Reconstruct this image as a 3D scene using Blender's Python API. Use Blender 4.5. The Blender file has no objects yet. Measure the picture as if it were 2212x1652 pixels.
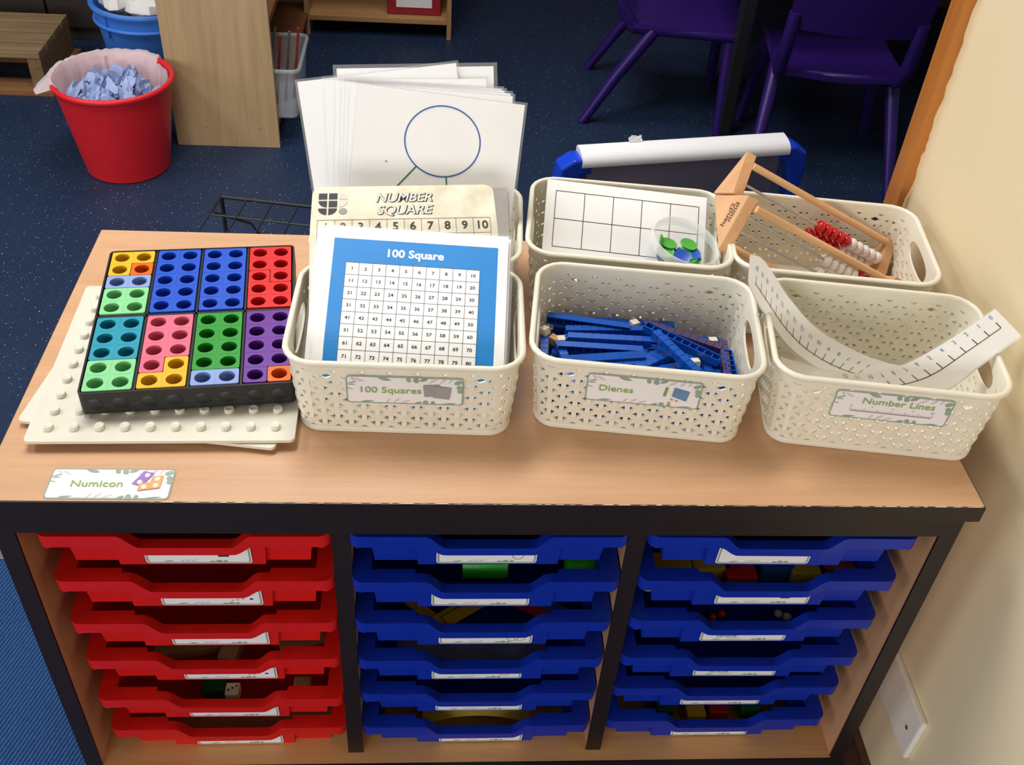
import bpy, bmesh, math, random
from mathutils import Vector, Matrix
from mathutils.geometry import delaunay_2d_cdt
random.seed(11)
sc = bpy.context.scene
COL = sc.collection
H = 0.68                      # height of the cabinet top above the floor; code below measures z from that top
PI = math.pi
# ------------------------------------------------------------------ camera
IW, IH, F = 2212.0, 1652.0, 2233.2
CAM = Vector((0.2697, -0.7388, 0.8029))
YAW, PITCH, ROLL = 0.0994, 0.7063, 0.0800
_f = Vector((math.sin(YAW) * math.cos(PITCH), math.cos(YAW) * math.cos(PITCH), -math.sin(PITCH)))
_r = Vector((math.cos(YAW), -math.sin(YAW), 0)); _u = _r.cross(_f)
CR = math.cos(ROLL) * _r + math.sin(ROLL) * _u
CU = -math.sin(ROLL) * _r + math.cos(ROLL) * _u
CF = _f
cd = bpy.data.cameras.new('camera'); cam = bpy.data.objects.new('camera', cd); COL.objects.link(cam)
cd.sensor_fit = 'HORIZONTAL'; cd.sensor_width = 36.0; cd.lens = F * 36.0 / IW; cd.clip_start = 0.02
cam.matrix_world = Matrix(((CR.x, CU.x, -CF.x, CAM.x), (CR.y, CU.y, -CF.y, CAM.y), (CR.z, CU.z, -CF.z, CAM.z + H), (0, 0, 0, 1)))
sc.camera = cam

def un(px, py, x=None, y=None, z=None):
    d = CR * ((px - IW / 2) / F) - CU * ((py - IH / 2) / F) + CF
    if z is not None: t = (z - CAM.z) / d.z
    elif y is not None: t = (y - CAM.y) / d.y
    else: t = (x - CAM.x) / d.x
    return CAM + d * t
def hit(px, py, o, n):
    d = CR * ((px - IW / 2) / F) - CU * ((py - IH / 2) / F) + CF
    return CAM + d * ((o - CAM).dot(n) / d.dot(n))
# ------------------------------------------------------------------ world, lights, exposure
sc.view_settings.view_transform = 'Standard'; sc.view_settings.look = 'None'
sc.view_settings.gamma = 1.0; sc.view_settings.use_curve_mapping = False
sc.view_settings.exposure = 0.06
w = bpy.data.worlds.new('room_light'); sc.world = w; w.use_nodes = True
bg = w.node_tree.nodes['Background']; bg.inputs[0].default_value = (1.0, 0.975, 0.95, 1); bg.inputs[1].default_value = 0.12
def area(name, loc, target, sx, sy, power, col):
    l = bpy.data.lights.new(name, 'AREA'); l.shape = 'RECTANGLE'; l.size = sx; l.size_y = sy; l.energy = power; l.color = col
    o = bpy.data.objects.new(name, l); COL.objects.link(o); o.location = (loc[0], loc[1], loc[2] + H)
    d = Vector(target) - Vector(loc); o.rotation_euler = d.to_track_quat('-Z', 'Y').to_euler()
    return o
a1 = area('ceiling_light', (-0.15, 0.90, 1.95), (0.05, 0.70, 0), 1.2, 0.5, 23, (1.0, 0.98, 0.965)); a1.data.spread = math.radians(135)
a2 = area('ceiling_light', (-2.0, 0.9, 1.95), (-1.8, 0.95, 0), 1.2, 0.6, 26, (1.0, 0.98, 0.965)); a2.data.spread = math.radians(140)
a4 = area('ceiling_light', (0.25, 2.1, 1.95), (0.3, 1.9, 0), 1.3, 0.6, 9, (1.0, 0.98, 0.965)); a4.data.spread = math.radians(110)
area('fill_light', (-1.0, -3.3, 0.55), (0.25, 0.2, -0.25), 2.6, 1.3, 62, (1.0, 0.985, 0.97))  # added front fill, no known window; brightens tray lips and basket fronts
area('fill_light', (-3.4, -0.9, 0.9), (0.2, 0.6, -0.2), 2.2, 1.4, 26, (0.97, 0.98, 1.0))  # soft side fill for an unseen window at the left
# ------------------------------------------------------------------ helpers: materials
def lin(c):
    if isinstance(c, str): c = [int(c[i:i + 2], 16) / 255 for i in (0, 2, 4)]
    return tuple((v / 12.92 if v <= 0.04045 else ((v + 0.055) / 1.055) ** 2.4) for v in c) + (1.0,)
MATS = {}
def mat(name, col, rough=0.5, var=0.06, scale=40.0, bump=0.0, stretch=(1, 1, 1), col2=None, metal=0.0, spec=0.5, trans=0.0, alpha=None, sss=0.0, rot=(0, 0, 0), bscale=None):
    if name in MATS: return MATS[name]
    m = bpy.data.materials.new(name); m.use_nodes = True; nt = m.node_tree; N = nt.nodes; L = nt.links
    b = N['Principled BSDF']; b.inputs['Roughness'].default_value = rough; b.inputs['Metallic'].default_value = metal
    b.inputs['Specular IOR Level'].default_value = spec
    c = lin(col)
    tc = N.new('ShaderNodeTexCoord'); mp = N.new('ShaderNodeMapping'); mp.inputs['Scale'].default_value = stretch; mp.inputs['Rotation'].default_value = rot
    L.new(tc.outputs['Object'], mp.inputs[0])
    nz = N.new('ShaderNodeTexNoise'); nz.inputs['Scale'].default_value = scale; nz.inputs['Detail'].default_value = 4
    L.new(mp.outputs[0], nz.inputs[0])
    mx = N.new('ShaderNodeMix'); mx.data_type = 'RGBA'
    if col2: ca, cb = c, lin(col2)
    else:
        ca = tuple(min(1, v * (1 + var)) for v in c[:3]) + (1,); cb = tuple(v * (1 - var) for v in c[:3]) + (1,)
    mx.inputs[6].default_value = ca; mx.inputs[7].default_value = cb
    rp = N.new('ShaderNodeMapRange'); rp.inputs[1].default_value = 0.3; rp.inputs[2].default_value = 0.7
    L.new(nz.outputs['Fac'], rp.inputs[0]); L.new(rp.outputs[0], mx.inputs[0]); L.new(mx.outputs[2], b.inputs['Base Color'])
    if bump:
        bp = N.new('ShaderNodeBump'); bp.inputs['Strength'].default_value = bump; bp.inputs['Distance'].default_value = 0.001
        if bscale:
            n2 = N.new('ShaderNodeTexNoise'); n2.inputs['Scale'].default_value = bscale; L.new(mp.outputs[0], n2.inputs[0]); L.new(n2.outputs['Fac'], bp.inputs['Height'])
        else: L.new(nz.outputs['Fac'], bp.inputs['Height'])
        L.new(bp.outputs[0], b.inputs['Normal'])
    if trans: b.inputs['Transmission Weight'].default_value = trans
    if sss:
        b.inputs['Subsurface Weight'].default_value = sss; b.inputs['Subsurface Radius'].default_value = (0.004, 0.003, 0.002); b.inputs['Subsurface Scale'].default_value = 1.0
    if alpha is not None:
        tr = N.new('ShaderNodeBsdfTransparent'); ms = N.new('ShaderNodeMixShader'); ms.inputs[0].default_value = alpha
        L.new(tr.outputs[0], ms.inputs[1]); L.new(b.outputs[0], ms.inputs[2]); L.new(ms.outputs[0], N['Material Output'].inputs[0])
    MATS[name] = m
    return m
def wood(name, c1, c2, axis='x', rough=0.45, scale=3.0, fleck=None, bump=0.05):
    if name in MATS: return MATS[name]
    m = bpy.data.materials.new(name); m.use_nodes = True; N = m.node_tree.nodes; L = m.node_tree.links
    b = N['Principled BSDF']; b.inputs['Roughness'].default_value = rough
    tc = N.new('ShaderNodeTexCoord'); mp = N.new('ShaderNodeMapping'); s = {'x': (1, 14, 14), 'y': (14, 1, 14), 'z': (14, 14, 1)}[axis]
    mp.inputs['Scale'].default_value = s; L.new(tc.outputs['Object'], mp.inputs[0])
    nz = N.new('ShaderNodeTexNoise'); nz.inputs['Scale'].default_value = scale; nz.inputs['Detail'].default_value = 8; nz.inputs['Roughness'].default_value = 0.65
    nz.inputs['Distortion'].default_value = 0.4; L.new(mp.outputs[0], nz.inputs[0])
    cr = N.new('ShaderNodeValToRGB'); cr.color_ramp.elements[0].position = 0.32; cr.color_ramp.elements[0].color = lin(c2)
    cr.color_ramp.elements[1].position = 0.62; cr.color_ramp.elements[1].color = lin(c1); L.new(nz.outputs['Fac'], cr.inputs[0])
    out = cr.outputs[0]
    if fleck:
        n2 = N.new('ShaderNodeTexNoise'); n2.inputs['Scale'].default_value = 150; mp2 = N.new('ShaderNodeMapping')
        mp2.inputs['Scale'].default_value = {'x': (1, 5, 5), 'y': (5, 1, 5), 'z': (5, 5, 1)}[axis]; L.new(tc.outputs['Object'], mp2.inputs[0]); L.new(mp2.outputs[0], n2.inputs[0])
        mr = N.new('ShaderNodeMapRange'); mr.inputs[1].default_value = 0.60; mr.inputs[2].default_value = 0.72; L.new(n2.outputs['Fac'], mr.inputs[0])
        mx = N.new('ShaderNodeMix'); mx.data_type = 'RGBA'; mx.inputs[7].default_value = lin(fleck)
        ml = N.new('ShaderNodeMath'); ml.operation = 'MULTIPLY'; ml.inputs[1].default_value = 0.28; L.new(mr.outputs[0], ml.inputs[0])
        L.new(ml.outputs[0], mx.inputs[0]); L.new(out, mx.inputs[6]); out = mx.outputs[2]
    L.new(out, b.inputs['Base Color'])
    bp = N.new('ShaderNodeBump'); bp.inputs['Strength'].default_value = bump; bp.inputs['Distance'].default_value = 0.001
    L.new(nz.outputs['Fac'], bp.inputs['Height']); L.new(bp.outputs[0], b.inputs['Normal'])
    MATS[name] = m
    return m
# ------------------------------------------------------------------ helpers: geometry
class MB:
    def __init__(s): s.v = []; s.f = []
    def add(s, vs, fs):
        k = len(s.v); s.v += [Vector(p) for p in vs]; s.f += [tuple(i + k for i in f) for f in fs]; return s
    def box(s, x0, x1, y0, y1, z0, z1):
        return s.add([(x, y, z) for z in (z0, z1) for y in (y0, y1) for x in (x0, x1)],
                     [(0, 2, 3, 1), (4, 5, 7, 6), (0, 1, 5, 4), (2, 6, 7, 3), (0, 4, 6, 2), (1, 3, 7, 5)])
    def obox(s, c, ex, ey, ez):
        c = Vector(c); ex = Vector(ex); ey = Vector(ey); ez = Vector(ez)
        return s.add([c + a * ex + b * ey + d * ez for d in (-1, 1) for b in (-1, 1) for a in (-1, 1)],
                     [(0, 2, 3, 1), (4, 5, 7, 6), (0, 1, 5, 4), (2, 6, 7, 3), (0, 4, 6, 2), (1, 3, 7, 5)])
    def tube(s, pts, r, n=8, caps=True, closed=False):
        pts = [Vector(p) for p in pts]; rs = r if isinstance(r, (list, tuple)) else [r] * len(pts); m = len(pts); vs = []
        up = Vector((0, 0, 1)); last = None
        for i, p in enumerate(pts):
            if closed: t = pts[(i + 1) % m] - pts[i - 1]
            else: t = pts[min(i + 1, m - 1)] - pts[max(i - 1, 0)]
            t.normalize()
            a = last - t * last.dot(t) if last else (up.cross(t) if abs(t.z) < 0.95 else Vector((1, 0, 0)).cross(t))
            a.normalize(); last = a; b = t.cross(a)
            vs += [p + (a * math.cos(2 * PI * k / n) + b * math.sin(2 * PI * k / n)) * rs[i] for k in range(n)]
        fs = []
        for i in range(m if closed else m - 1):
            j = (i + 1) % m
            for k in range(n): fs.append((i * n + k, i * n + (k + 1) % n, j * n + (k + 1) % n, j * n + k))
        if caps and not closed: fs += [tuple(range(n))[::-1], tuple((m - 1) * n + k for k in range(n))]
        return s.add(vs, fs)
    def lathe(s, prof, n=32, c=(0, 0, 0), R=None, wob=None, caps=True):
        c = Vector(c); vs = []
        for i, (r, z) in enumerate(prof):
            for k in range(n):
                a = 2 * PI * k / n; q = Vector((r * math.cos(a), r * math.sin(a), z))
                if wob: q = wob(q, a, i)
                vs.append((R @ q if R else q) + c)
        fs = [(i * n + k, i * n + (k + 1) % n, (i + 1) * n + (k + 1) % n, (i + 1) * n + k) for i in range(len(prof) - 1) for k in range(n)]
        if caps and prof[0][0] > 0: fs.append(tuple(range(n))[::-1])
        if caps and prof[-1][0] > 0: fs.append(tuple((len(prof) - 1) * n + k for k in range(n)))
        return s.add(vs, fs)
    def prism(s, poly, z0, z1, fn=None):
        n = len(poly); fn = fn or (lambda u, v, q: Vector((u, v, q)))
        return s.add([fn(u, v, z0) for u, v in poly] + [fn(u, v, z1) for u, v in poly],
                     [tuple(range(n))[::-1], tuple(range(n, 2 * n))] + [(i, (i + 1) % n, n + (i + 1) % n, n + i) for i in range(n)])
    def grid(s, fn, nu, nv):
        return s.add([fn(i / nu, j / nv) for j in range(nv + 1) for i in range(nu + 1)],
                     [(j * (nu + 1) + i, j * (nu + 1) + i + 1, (j + 1) * (nu + 1) + i + 1, (j + 1) * (nu + 1) + i) for j in range(nv) for i in range(nu)])
def mesh(name, mb, m, smooth=None, bevel=0, merge=0, solid=0, seg=2):
    me = bpy.data.meshes.new(name); me.from_pydata([tuple(p) for p in mb.v], [], mb.f)
    if bevel or merge or solid or True:
        bm = bmesh.new(); bm.from_mesh(me)
        if merge: bmesh.ops.remove_doubles(bm, verts=bm.verts, dist=merge)
        if solid: bmesh.ops.solidify(bm, geom=bm.faces[:], thickness=solid)
        if not merge == -1: bmesh.ops.recalc_face_normals(bm, faces=bm.faces)
        if bevel:
            es = [e for e in bm.edges if len(e.link_faces) == 2 and e.calc_face_angle(0) > 0.5]
            bmesh.ops.bevel(bm, geom=es, offset=bevel, segments=seg, affect='EDGES', profile=0.6, clamp_overlap=True)
        bm.to_mesh(me); bm.free()
    me.materials.append(m)
    if smooth:
        me.polygons.foreach_set('use_smooth', [True] * len(me.polygons)); me.set_sharp_from_angle(angle=math.radians(smooth))
    me.update(); return me
ORIG = {}
def props(o, label=None, cat=None, group=None, kind=None):
    if label: o['label'] = label
    if cat: o['category'] = cat
    if group: o['group'] = group
    if kind: o['kind'] = kind
    return o
def thing(name, label, cat, loc=(0, 0, 0), rz=0.0, group=None, M=None):
    o = bpy.data.objects.new(name, None); COL.objects.link(o); o.empty_display_size = 0.03
    if M is not None:
        o.matrix_world = Matrix.Translation((0, 0, H)) @ M; ORIG[o.name] = M
    else:
        o.location = (loc[0], loc[1], loc[2] + H); o.rotation_euler = (0, 0, rz); ORIG[o.name] = Matrix.Translation(loc) @ Matrix.Rotation(rz, 4, 'Z')
    return props(o, label, cat, group)
def part(name, mb, m, parent, local=False, **k):
    lab = k.pop('label', None); kind = k.pop('kind', None)
    if not local:
        inv = ORIG[parent.name].inverted(); q = MB(); q.v = [inv @ p for p in mb.v]; q.f = mb.f; mb = q
    me = mesh(name, mb, m, **k); o = bpy.data.objects.new(name, me); COL.objects.link(o); o.parent = parent
    ORIG[o.name] = ORIG[parent.name]
    return props(o, lab, None, None, kind)
def solo(name, mb, m, label, cat, group=None, kind=None, **k):
    xs = [p.x for p in mb.v]; ys = [p.y for p in mb.v]; zs = [p.z for p in mb.v]
    c = Vector(((min(xs) + max(xs)) / 2, (min(ys) + max(ys)) / 2, min(zs)))
    q = MB(); q.v = [p - c for p in mb.v]; q.f = mb.f
    me = mesh(name, q, m, **k); o = bpy.data.objects.new(name, me); COL.objects.link(o); o.location = (c.x, c.y, c.z + H)
    ORIG[o.name] = Matrix.Translation(c)
    return props(o, label, cat, group, kind)
def struct(name, mb, m, parent=None, **k):
    if parent: return part(name, mb, m, parent, **k)
    return solo(name, mb, m, None, None, None, 'structure', **k)
def inst(name, me, M, parent=None, label=None, cat=None, group=None):
    o = bpy.data.objects.new(name, me); COL.objects.link(o)
    if parent: o.parent = parent; o.matrix_local = M
    else: o.matrix_world = Matrix.Translation((0, 0, H)) @ M
    ORIG[o.name] = M
    return props(o, label, cat, group)
def frame(o, ex, ey, ez=None):
    ex = Vector(ex).normalized(); ey = Vector(ey); ey = (ey - ex * ey.dot(ex)).normalized(); ez = ex.cross(ey)
    return Matrix(((ex.x, ey.x, ez.x, o[0]), (ex.y, ey.y, ez.y, o[1]), (ex.z, ey.z, ez.z, o[2]), (0, 0, 0, 1)))
def rrect(u0, u1, v0, v1, r, n=4):
    out = []
    for cx, cy, a0 in ((u1 - r, v1 - r, 0), (u0 + r, v1 - r, 90), (u0 + r, v0 + r, 180), (u1 - r, v0 + r, 270)):
        for k in range(n + 1):
            a = math.radians(a0 + 90 * k / n); out.append((cx + r * math.cos(a), cy + r * math.sin(a)))
    return out
def inpoly(x, y, p):
    c = False; j = len(p) - 1
    for i in range(len(p)):
        if (p[i][1] > y) != (p[j][1] > y) and x < (p[j][0] - p[i][0]) * (y - p[i][1]) / (p[j][1] - p[i][1]) + p[i][0]: c = not c
        j = i
    return c
def plate_holes(outer, holes, z0, z1):
    """solid plate with through holes"""
    vs = [Vector(p) for p in outer]; ed = [(i, (i + 1) % len(outer)) for i in range(len(outer))]
    for h in holes:
        k = len(vs); vs += [Vector(p) for p in h]; ed += [(k + i, k + (i + 1) % len(h)) for i in range(len(h))]
    cv, ce, cf, *_ = delaunay_2d_cdt(vs, ed, [], 0, 1e-7)
    fs = []
    for f in cf:
        x = sum(cv[i].x for i in f) / 3; y = sum(cv[i].y for i in f) / 3
        if inpoly(x, y, outer) and not any(inpoly(x, y, h) for h in holes): fs.append(tuple(f))
    n = len(cv); mb = MB(); mb.v = [Vector((p.x, p.y, z1)) for p in cv] + [Vector((p.x, p.y, z0)) for p in cv]
    cnt = {}
    for f in fs:
        for i in range(3):
            e = (f[i], f[(i + 1) % 3]); cnt[e] = 1
    mb.f = [f for f in fs] + [tuple(i + n for i in f[::-1]) for f in fs]
    mb.f += [(b, a, a + n, b + n) for (a, b) in cnt if (b, a) not in cnt]
    return mb
# ------------------------------------------------------------------ helpers: flat print
_TX = {}
def text2d(s, size, bold=0.0, shear=0.0, align='CENTER'):
    k = (s, size, bold, shear, align)
    if k in _TX: return _TX[k]
    cu = bpy.data.curves.new('lettering', 'FONT'); cu.body = s; cu.size = size; cu.align_x = align; cu.align_y = 'CENTER'
    cu.shear = shear; cu.offset = bold; cu.resolution_u = 3; cu.fill_mode = 'FRONT'
    ob = bpy.data.objects.new('lettering', cu); me = ob.to_mesh()
    r = ([(p.co.x, p.co.y) for p in me.vertices], [tuple(p.vertices) for p in me.polygons])
    ob.to_mesh_clear(); bpy.data.objects.remove(ob); bpy.data.curves.remove(cu)
    _TX[k] = r; return r
class Art:
    def __init__(s): s.d = {}
    def raw(s, key, vs, fs, lift=1.0):
        L = s.d.setdefault(key, ([], [])); k = len(L[0]); L[0].extend([(u, v, lift) for u, v in vs]); L[1].extend([tuple(i + k for i in f) for f in fs]); return s
    def rect(s, key, u0, u1, v0, v1, lift=1.0, n=1):
        vs = []; fs = []
        for j in range(n + 1):
            v = v0 + (v1 - v0) * j / n; vs += [(u0, v), (u1, v)]
        for j in range(n): fs.append((2 * j, 2 * j + 1, 2 * j + 3, 2 * j + 2))
        return s.raw(key, vs, fs, lift)
    def poly(s, key, pts, lift=1.0): return s.raw(key, pts, [tuple(range(len(pts)))], lift)
    def line(s, key, p, q, wd, lift=1.0, n=1):
        dx, dy = q[0] - p[0], q[1] - p[1]; l = math.hypot(dx, dy) or 1; nx, ny = -dy / l * wd / 2, dx / l * wd / 2; vs = []
        for j in range(n + 1):
            t = j / n; x, y = p[0] + dx * t, p[1] + dy * t; vs += [(x - nx, y - ny), (x + nx, y + ny)]
        return s.raw(key, vs, [(2 * j, 2 * j + 2, 2 * j + 3, 2 * j + 1) for j in range(n)], lift)
    def ell(s, key, cx, cy, rx, ry, rot=0, lift=1.0, n=16):
        c, q = math.cos(rot), math.sin(rot)
        return s.poly(key, [(cx + rx * math.cos(2 * PI * k / n) * c - ry * math.sin(2 * PI * k / n) * q, cy + rx * math.cos(2 * PI * k / n) * q + ry * math.sin(2 * PI * k / n) * c) for k in range(n)], lift)
    def leaf(s, key, cx, cy, l, wd, rot, lift=1.0):
        c, q = math.cos(rot), math.sin(rot); P = []
        for k in range(9):
            t = k / 8; P.append((l * (t - .5), wd * math.sin(PI * t) * .5))
        for k in range(7, 0, -1):
            t = k / 8; P.append((l * (t - .5), -wd * math.sin(PI * t) * .5))
        return s.poly(key, [(cx + a * c - b * q, cy + a * q + b * c) for a, b in P], lift)
    def ring(s, key, outer, inner, lift=1.0):
        n = len(outer); return s.raw(key, outer + inner, [(i, (i + 1) % n, n + (i + 1) % n, n + i) for i in range(n)], lift)
    def circ(s, key, cx, cy, r, wd, n=48, lift=1.0, e=1.0):
        o = [(cx + (r + wd / 2) * math.cos(2 * PI * k / n), cy + (r * e + wd / 2) * math.sin(2 * PI * k / n)) for k in range(n)]
        i = [(cx + (r - wd / 2) * math.cos(2 * PI * k / n), cy + (r * e - wd / 2) * math.sin(2 * PI * k / n)) for k in range(n)]
        return s.ring(key, o, i, lift)
    def text(s, key, st, cx, cy, size, bold=0.0, shear=0.0, lift=1.0, rot=0.0, sx=1.0, align='CENTER'):
        vs, fs = text2d(st, size, bold, shear, align); c, q = math.cos(rot), math.sin(rot)
        return s.raw(key, [(cx + a * sx * c - b * q, cy + a * sx * q + b * c) for a, b in vs], fs, lift)
    def put(s, parent, fn, names, eps=0.00018, local=False):
        for key, (vs, fs) in s.d.items():
            nm, m = names[key]; mb = MB(); mb.v = [fn(u, v, l * eps) for u, v, l in vs]; mb.f = fs
            part(nm, mb, m, parent, local=local, merge=-1, kind='stuff' if nm in ('leaf_print', 'picture') else None)
# ------------------------------------------------------------------ material set
beech = wood('beech_laminate', 'cfa27c', 'c59872', 'x', 0.36, 5.0, 'b48762', 0.03)
beech_in = wood('beech_laminate_side', 'd3a076', 'c2906a', 'z', 0.45, 5.0, 'b3835c', 0.03)
dark_edge = mat('dark_brown_edging', '211512', 0.42, 0.12, 25, 0.05)
cream = mat('cream_plastic', 'e8e2cf', 0.38, 0.03, 30, 0.02, sss=0.0)
red_pl = mat('red_tray_plastic', 'd0170f', 0.38, 0.05, 60, 0.12, bscale=900)
blue_pl = mat('blue_tray_plastic', '0a2aa0', 0.38, 0.05, 60, 0.12, bscale=900)
paper = mat('white_paper', 'f8f7f6', 0.55, 0.015, 20)
paper2 = mat('white_paper_grubby', 'f7f5f2', 0.5, 0.03, 14)
film = mat('laminate_film', 'ffffff', 0.15, 0.0, 5, alpha=0.10)
card_w = mat('label_white', 'f0ecec', 0.45, 0.015, 40)
ink = mat('black_ink', '262423', 0.6); ink_g = mat('line_ink', '55514e', 0.6)
blue_print = mat('blue_print', '1e84cf', 0.5, 0.03, 60)
green_txt = mat('green_lettering', '8fb062', 0.6); green_bd = mat('sage_border', '8fa08d', 0.6, 0.1, 60)
leaf_a = mat('sage_leaf', '8ea692', 0.6, 0.12, 80); leaf_b = mat('mauve_leaf', 'd3c8cd', 0.6, 0.05, 80)
black_pl = mat('black_plastic', '121112', 0.45, 0.1, 60, 0.05)
white_pl = mat('white_plastic', 'd9d4c2', 0.45, 0.03, 25, 0.03)
steel = mat('steel_wire', 'b2b1ad', 0.35, 0.1, 60, metal=0.45)
beech_raw = wood('beech_raw', 'e0b282', 'cf9c6c', 'x', 0.5, 6.0, 'b88555', 0.05)
# ------------------------------------------------------------------ the room
def vinyl():
    m = bpy.data.materials.new('speckled_blue_vinyl'); m.use_nodes = True; N = m.node_tree.nodes; L = m.node_tree.links
    b = N['Principled BSDF']; b.inputs['Roughness'].default_value = 0.45; b.inputs['Specular IOR Level'].default_value = 0.25
    tc = N.new('ShaderNodeTexCoord')
    n1 = N.new('ShaderNodeTexNoise'); n1.inputs['Scale'].default_value = 6; n1.inputs['Detail'].default_value = 6; L.new(tc.outputs['Object'], n1.inputs[0])
    mx = N.new('ShaderNodeMix'); mx.data_type = 'RGBA'; mx.inputs[6].default_value = lin('1a2841'); mx.inputs[7].default_value = lin('21324c'); L.new(n1.outputs['Fac'], mx.inputs[0])
    out = mx.outputs[2]
    for sc_, th, colr, am in ((95, 0.10, 'c9d2dc', 0.75), (170, 0.13, '8fa0b8', 0.55), (33, 0.05, 'd8d5c8', 0.75)):
        v = N.new('ShaderNodeTexVoronoi'); v.inputs['Scale'].default_value = sc_; v.inputs['Randomness'].default_value = 1.0; L.new(tc.outputs['Object'], v.inputs[0])
        lt = N.new('ShaderNodeMath'); lt.operation = 'LESS_THAN'; lt.inputs[1].default_value = th; L.new(v.outputs['Distance'], lt.inputs[0])
        sp = N.new('ShaderNodeSeparateColor'); L.new(v.outputs['Color'], sp.inputs[0])
        g = N.new('ShaderNodeMath'); g.operation = 'GREATER_THAN'; g.inputs[1].default_value = 0.45; L.new(sp.outputs[0], g.inputs[0])
        ml = N.new('ShaderNodeMath'); ml.operation = 'MULTIPLY'; L.new(lt.outputs[0], ml.inputs[0]); L.new(g.outputs[0], ml.inputs[1])
        m2 = N.new('ShaderNodeMath'); m2.operation = 'MULTIPLY'; m2.inputs[1].default_value = am; L.new(ml.outputs[0], m2.inputs[0])
        k = N.new('ShaderNodeMix'); k.data_type = 'RGBA'; k.inputs[7].default_value = lin(colr); L.new(m2.outputs[0], k.inputs[0]); L.new(out, k.inputs[6]); out = k.outputs[2]
    L.new(out, b.inputs['Base Color'])
    return m
def carpet_mat():
    m = bpy.data.materials.new('ribbed_blue_carpet'); m.use_nodes = True; N = m.node_tree.nodes; L = m.node_tree.links
    b = N['Principled BSDF']; b.inputs['Roughness'].default_value = 0.95; b.inputs['Specular IOR Level'].default_value = 0.1
    tc = N.new('ShaderNodeTexCoord'); mp = N.new('ShaderNodeMapping'); mp.inputs['Rotation'].default_value = (0, 0, 0.31); L.new(tc.outputs['Object'], mp.inputs[0])
    wv = N.new('ShaderNodeTexWave'); wv.bands_direction = 'X'; wv.inputs['Scale'].default_value = 52; wv.inputs['Distortion'].default_value = 0.6; wv.inputs['Detail Scale'].default_value = 3; L.new(mp.outputs[0], wv.inputs[0])
    nz = N.new('ShaderNodeTexNoise'); nz.inputs['Scale'].default_value = 250; L.new(tc.outputs['Object'], nz.inputs[0])
    cr = N.new('ShaderNodeValToRGB'); cr.color_ramp.elements[0].color = lin('1d365c'); cr.color_ramp.elements[1].color = lin('365d94'); L.new(wv.outputs['Fac'], cr.inputs[0])
    mx = N.new('ShaderNodeMix'); mx.data_type = 'RGBA'; mx.blend_type = 'MULTIPLY'; mx.inputs[0].default_value = 0.5; L.new(cr.outputs[0], mx.inputs[6])
    c2 = N.new('ShaderNodeValToRGB'); c2.color_ramp.elements[0].position = .3; c2.color_ramp.elements[0].color = (.45, .45, .5, 1); c2.color_ramp.elements[1].position = .7; L.new(nz.outputs['Fac'], c2.inputs[0]); L.new(c2.outputs[0], mx.inputs[7])
    L.new(mx.outputs[2], b.inputs['Base Color'])
    bp = N.new('ShaderNodeBump'); bp.inputs['Strength'].default_value = 0.7; bp.inputs['Distance'].default_value = 0.003; L.new(wv.outputs['Fac'], bp.inputs['Height']); L.new(bp.outputs[0], b.inputs['Normal'])
    return m
XW = 0.935; YE = 0.509
wallm = mat('cream_wall_paint', 'ecd9b2', 0.6, 0.02, 9, 0.05, bscale=140)
struct('floor', MB().box(-3.0, 3.2, 0.53, 3.6, -H - 0.05, -H), vinyl())
struct('floor', MB().box(-3.0, XW + 0.1, -1.6, 0.487, -H - 0.05, -H - 0.0005), carpet_mat())
struct('trim_1', MB().box(-3.0, XW + 0.1, 0.487, 0.53, -H - 0.05, -H + 0.003), mat('grey_threshold', '6d6a6c', 0.4, 0.1, 50, metal=0.4), bevel=0.001)
struct('wall_right', MB().box(XW, XW + 0.1, -1.6, YE, -H, 2.1), wallm)
struct('baseboard_right', MB().box(XW - 0.012, XW, -1.6, YE - 0.0, -H, -H + 0.07), wood('dark_skirting', '5c3524', '4a2a1d', 'y'), bevel=0.002)
pine = wood('orange_pine', 'bd7732', 'a5622a', 'z', 0.4, 3.0, None, 0.06)
tr = struct('trim_2', MB().box(XW - 0.015, XW + 0.1, YE, YE + 0.042, -H, 2.1), pine, bevel=0.002)
jag = [(XW + 0.001, -H)]; z = -0.6
pts = []
while z < 1.2:
    pts.append((XW - 0.0015 - random.random() * 0.0035 - (0.004 if 0.03 < z < 0.09 else 0), z)); z += random.uniform(0.006, 0.016)
struct('torn_wallpaper_edge', MB().prism([(XW, -0.6)] + [(XW, 1.2)] + pts[::-1], YE - 0.0022, YE, fn=lambda u, v, q: Vector((u, q, v))), wallm, tr)
struct('wall_back', MB().box(-3.0, 3.2, 3.42, 3.52, -H, 2.1), mat('dark_back_wall', '5a4a3f', 0.7, 0.05, 8))
struct('baseboard_back', MB().box(-3.0, 3.2, 3.40, 3.42, -H, -H + 0.34), wood('red_brown_panel', '6b3a25', '552c1c', 'x'), bevel=0.003)
# blank plate on the wall
pl = thing('wall_socket_plate', 'white blank double socket plate on cream wall beside cabinet', 'socket plate', (XW, 0.054, -0.447))
part('plate', MB().box(XW - 0.009, XW, -0.019, 0.127, -0.49, -0.404), mat('plate_white', 'ece6d8', 0.4, 0.02), pl, bevel=0.003)
part('screw', MB().lathe([(0.0032, 0), (0.0032, 0.0012), (0.0, 0.0012)], 12, (XW - 0.009, 0.003, -0.447), Matrix.Rotation(-PI / 2, 3, 'Y')), mat('screw_brass', '8c7a60', 0.4, metal=0.6), pl)
part('screw', MB().lathe([(0.0032, 0), (0.0032, 0.0012), (0.0, 0.0012)], 12, (XW - 0.009, 0.105, -0.447), Matrix.Rotation(-PI / 2, 3, 'Y')), MATS['screw_brass'], pl)
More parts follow.
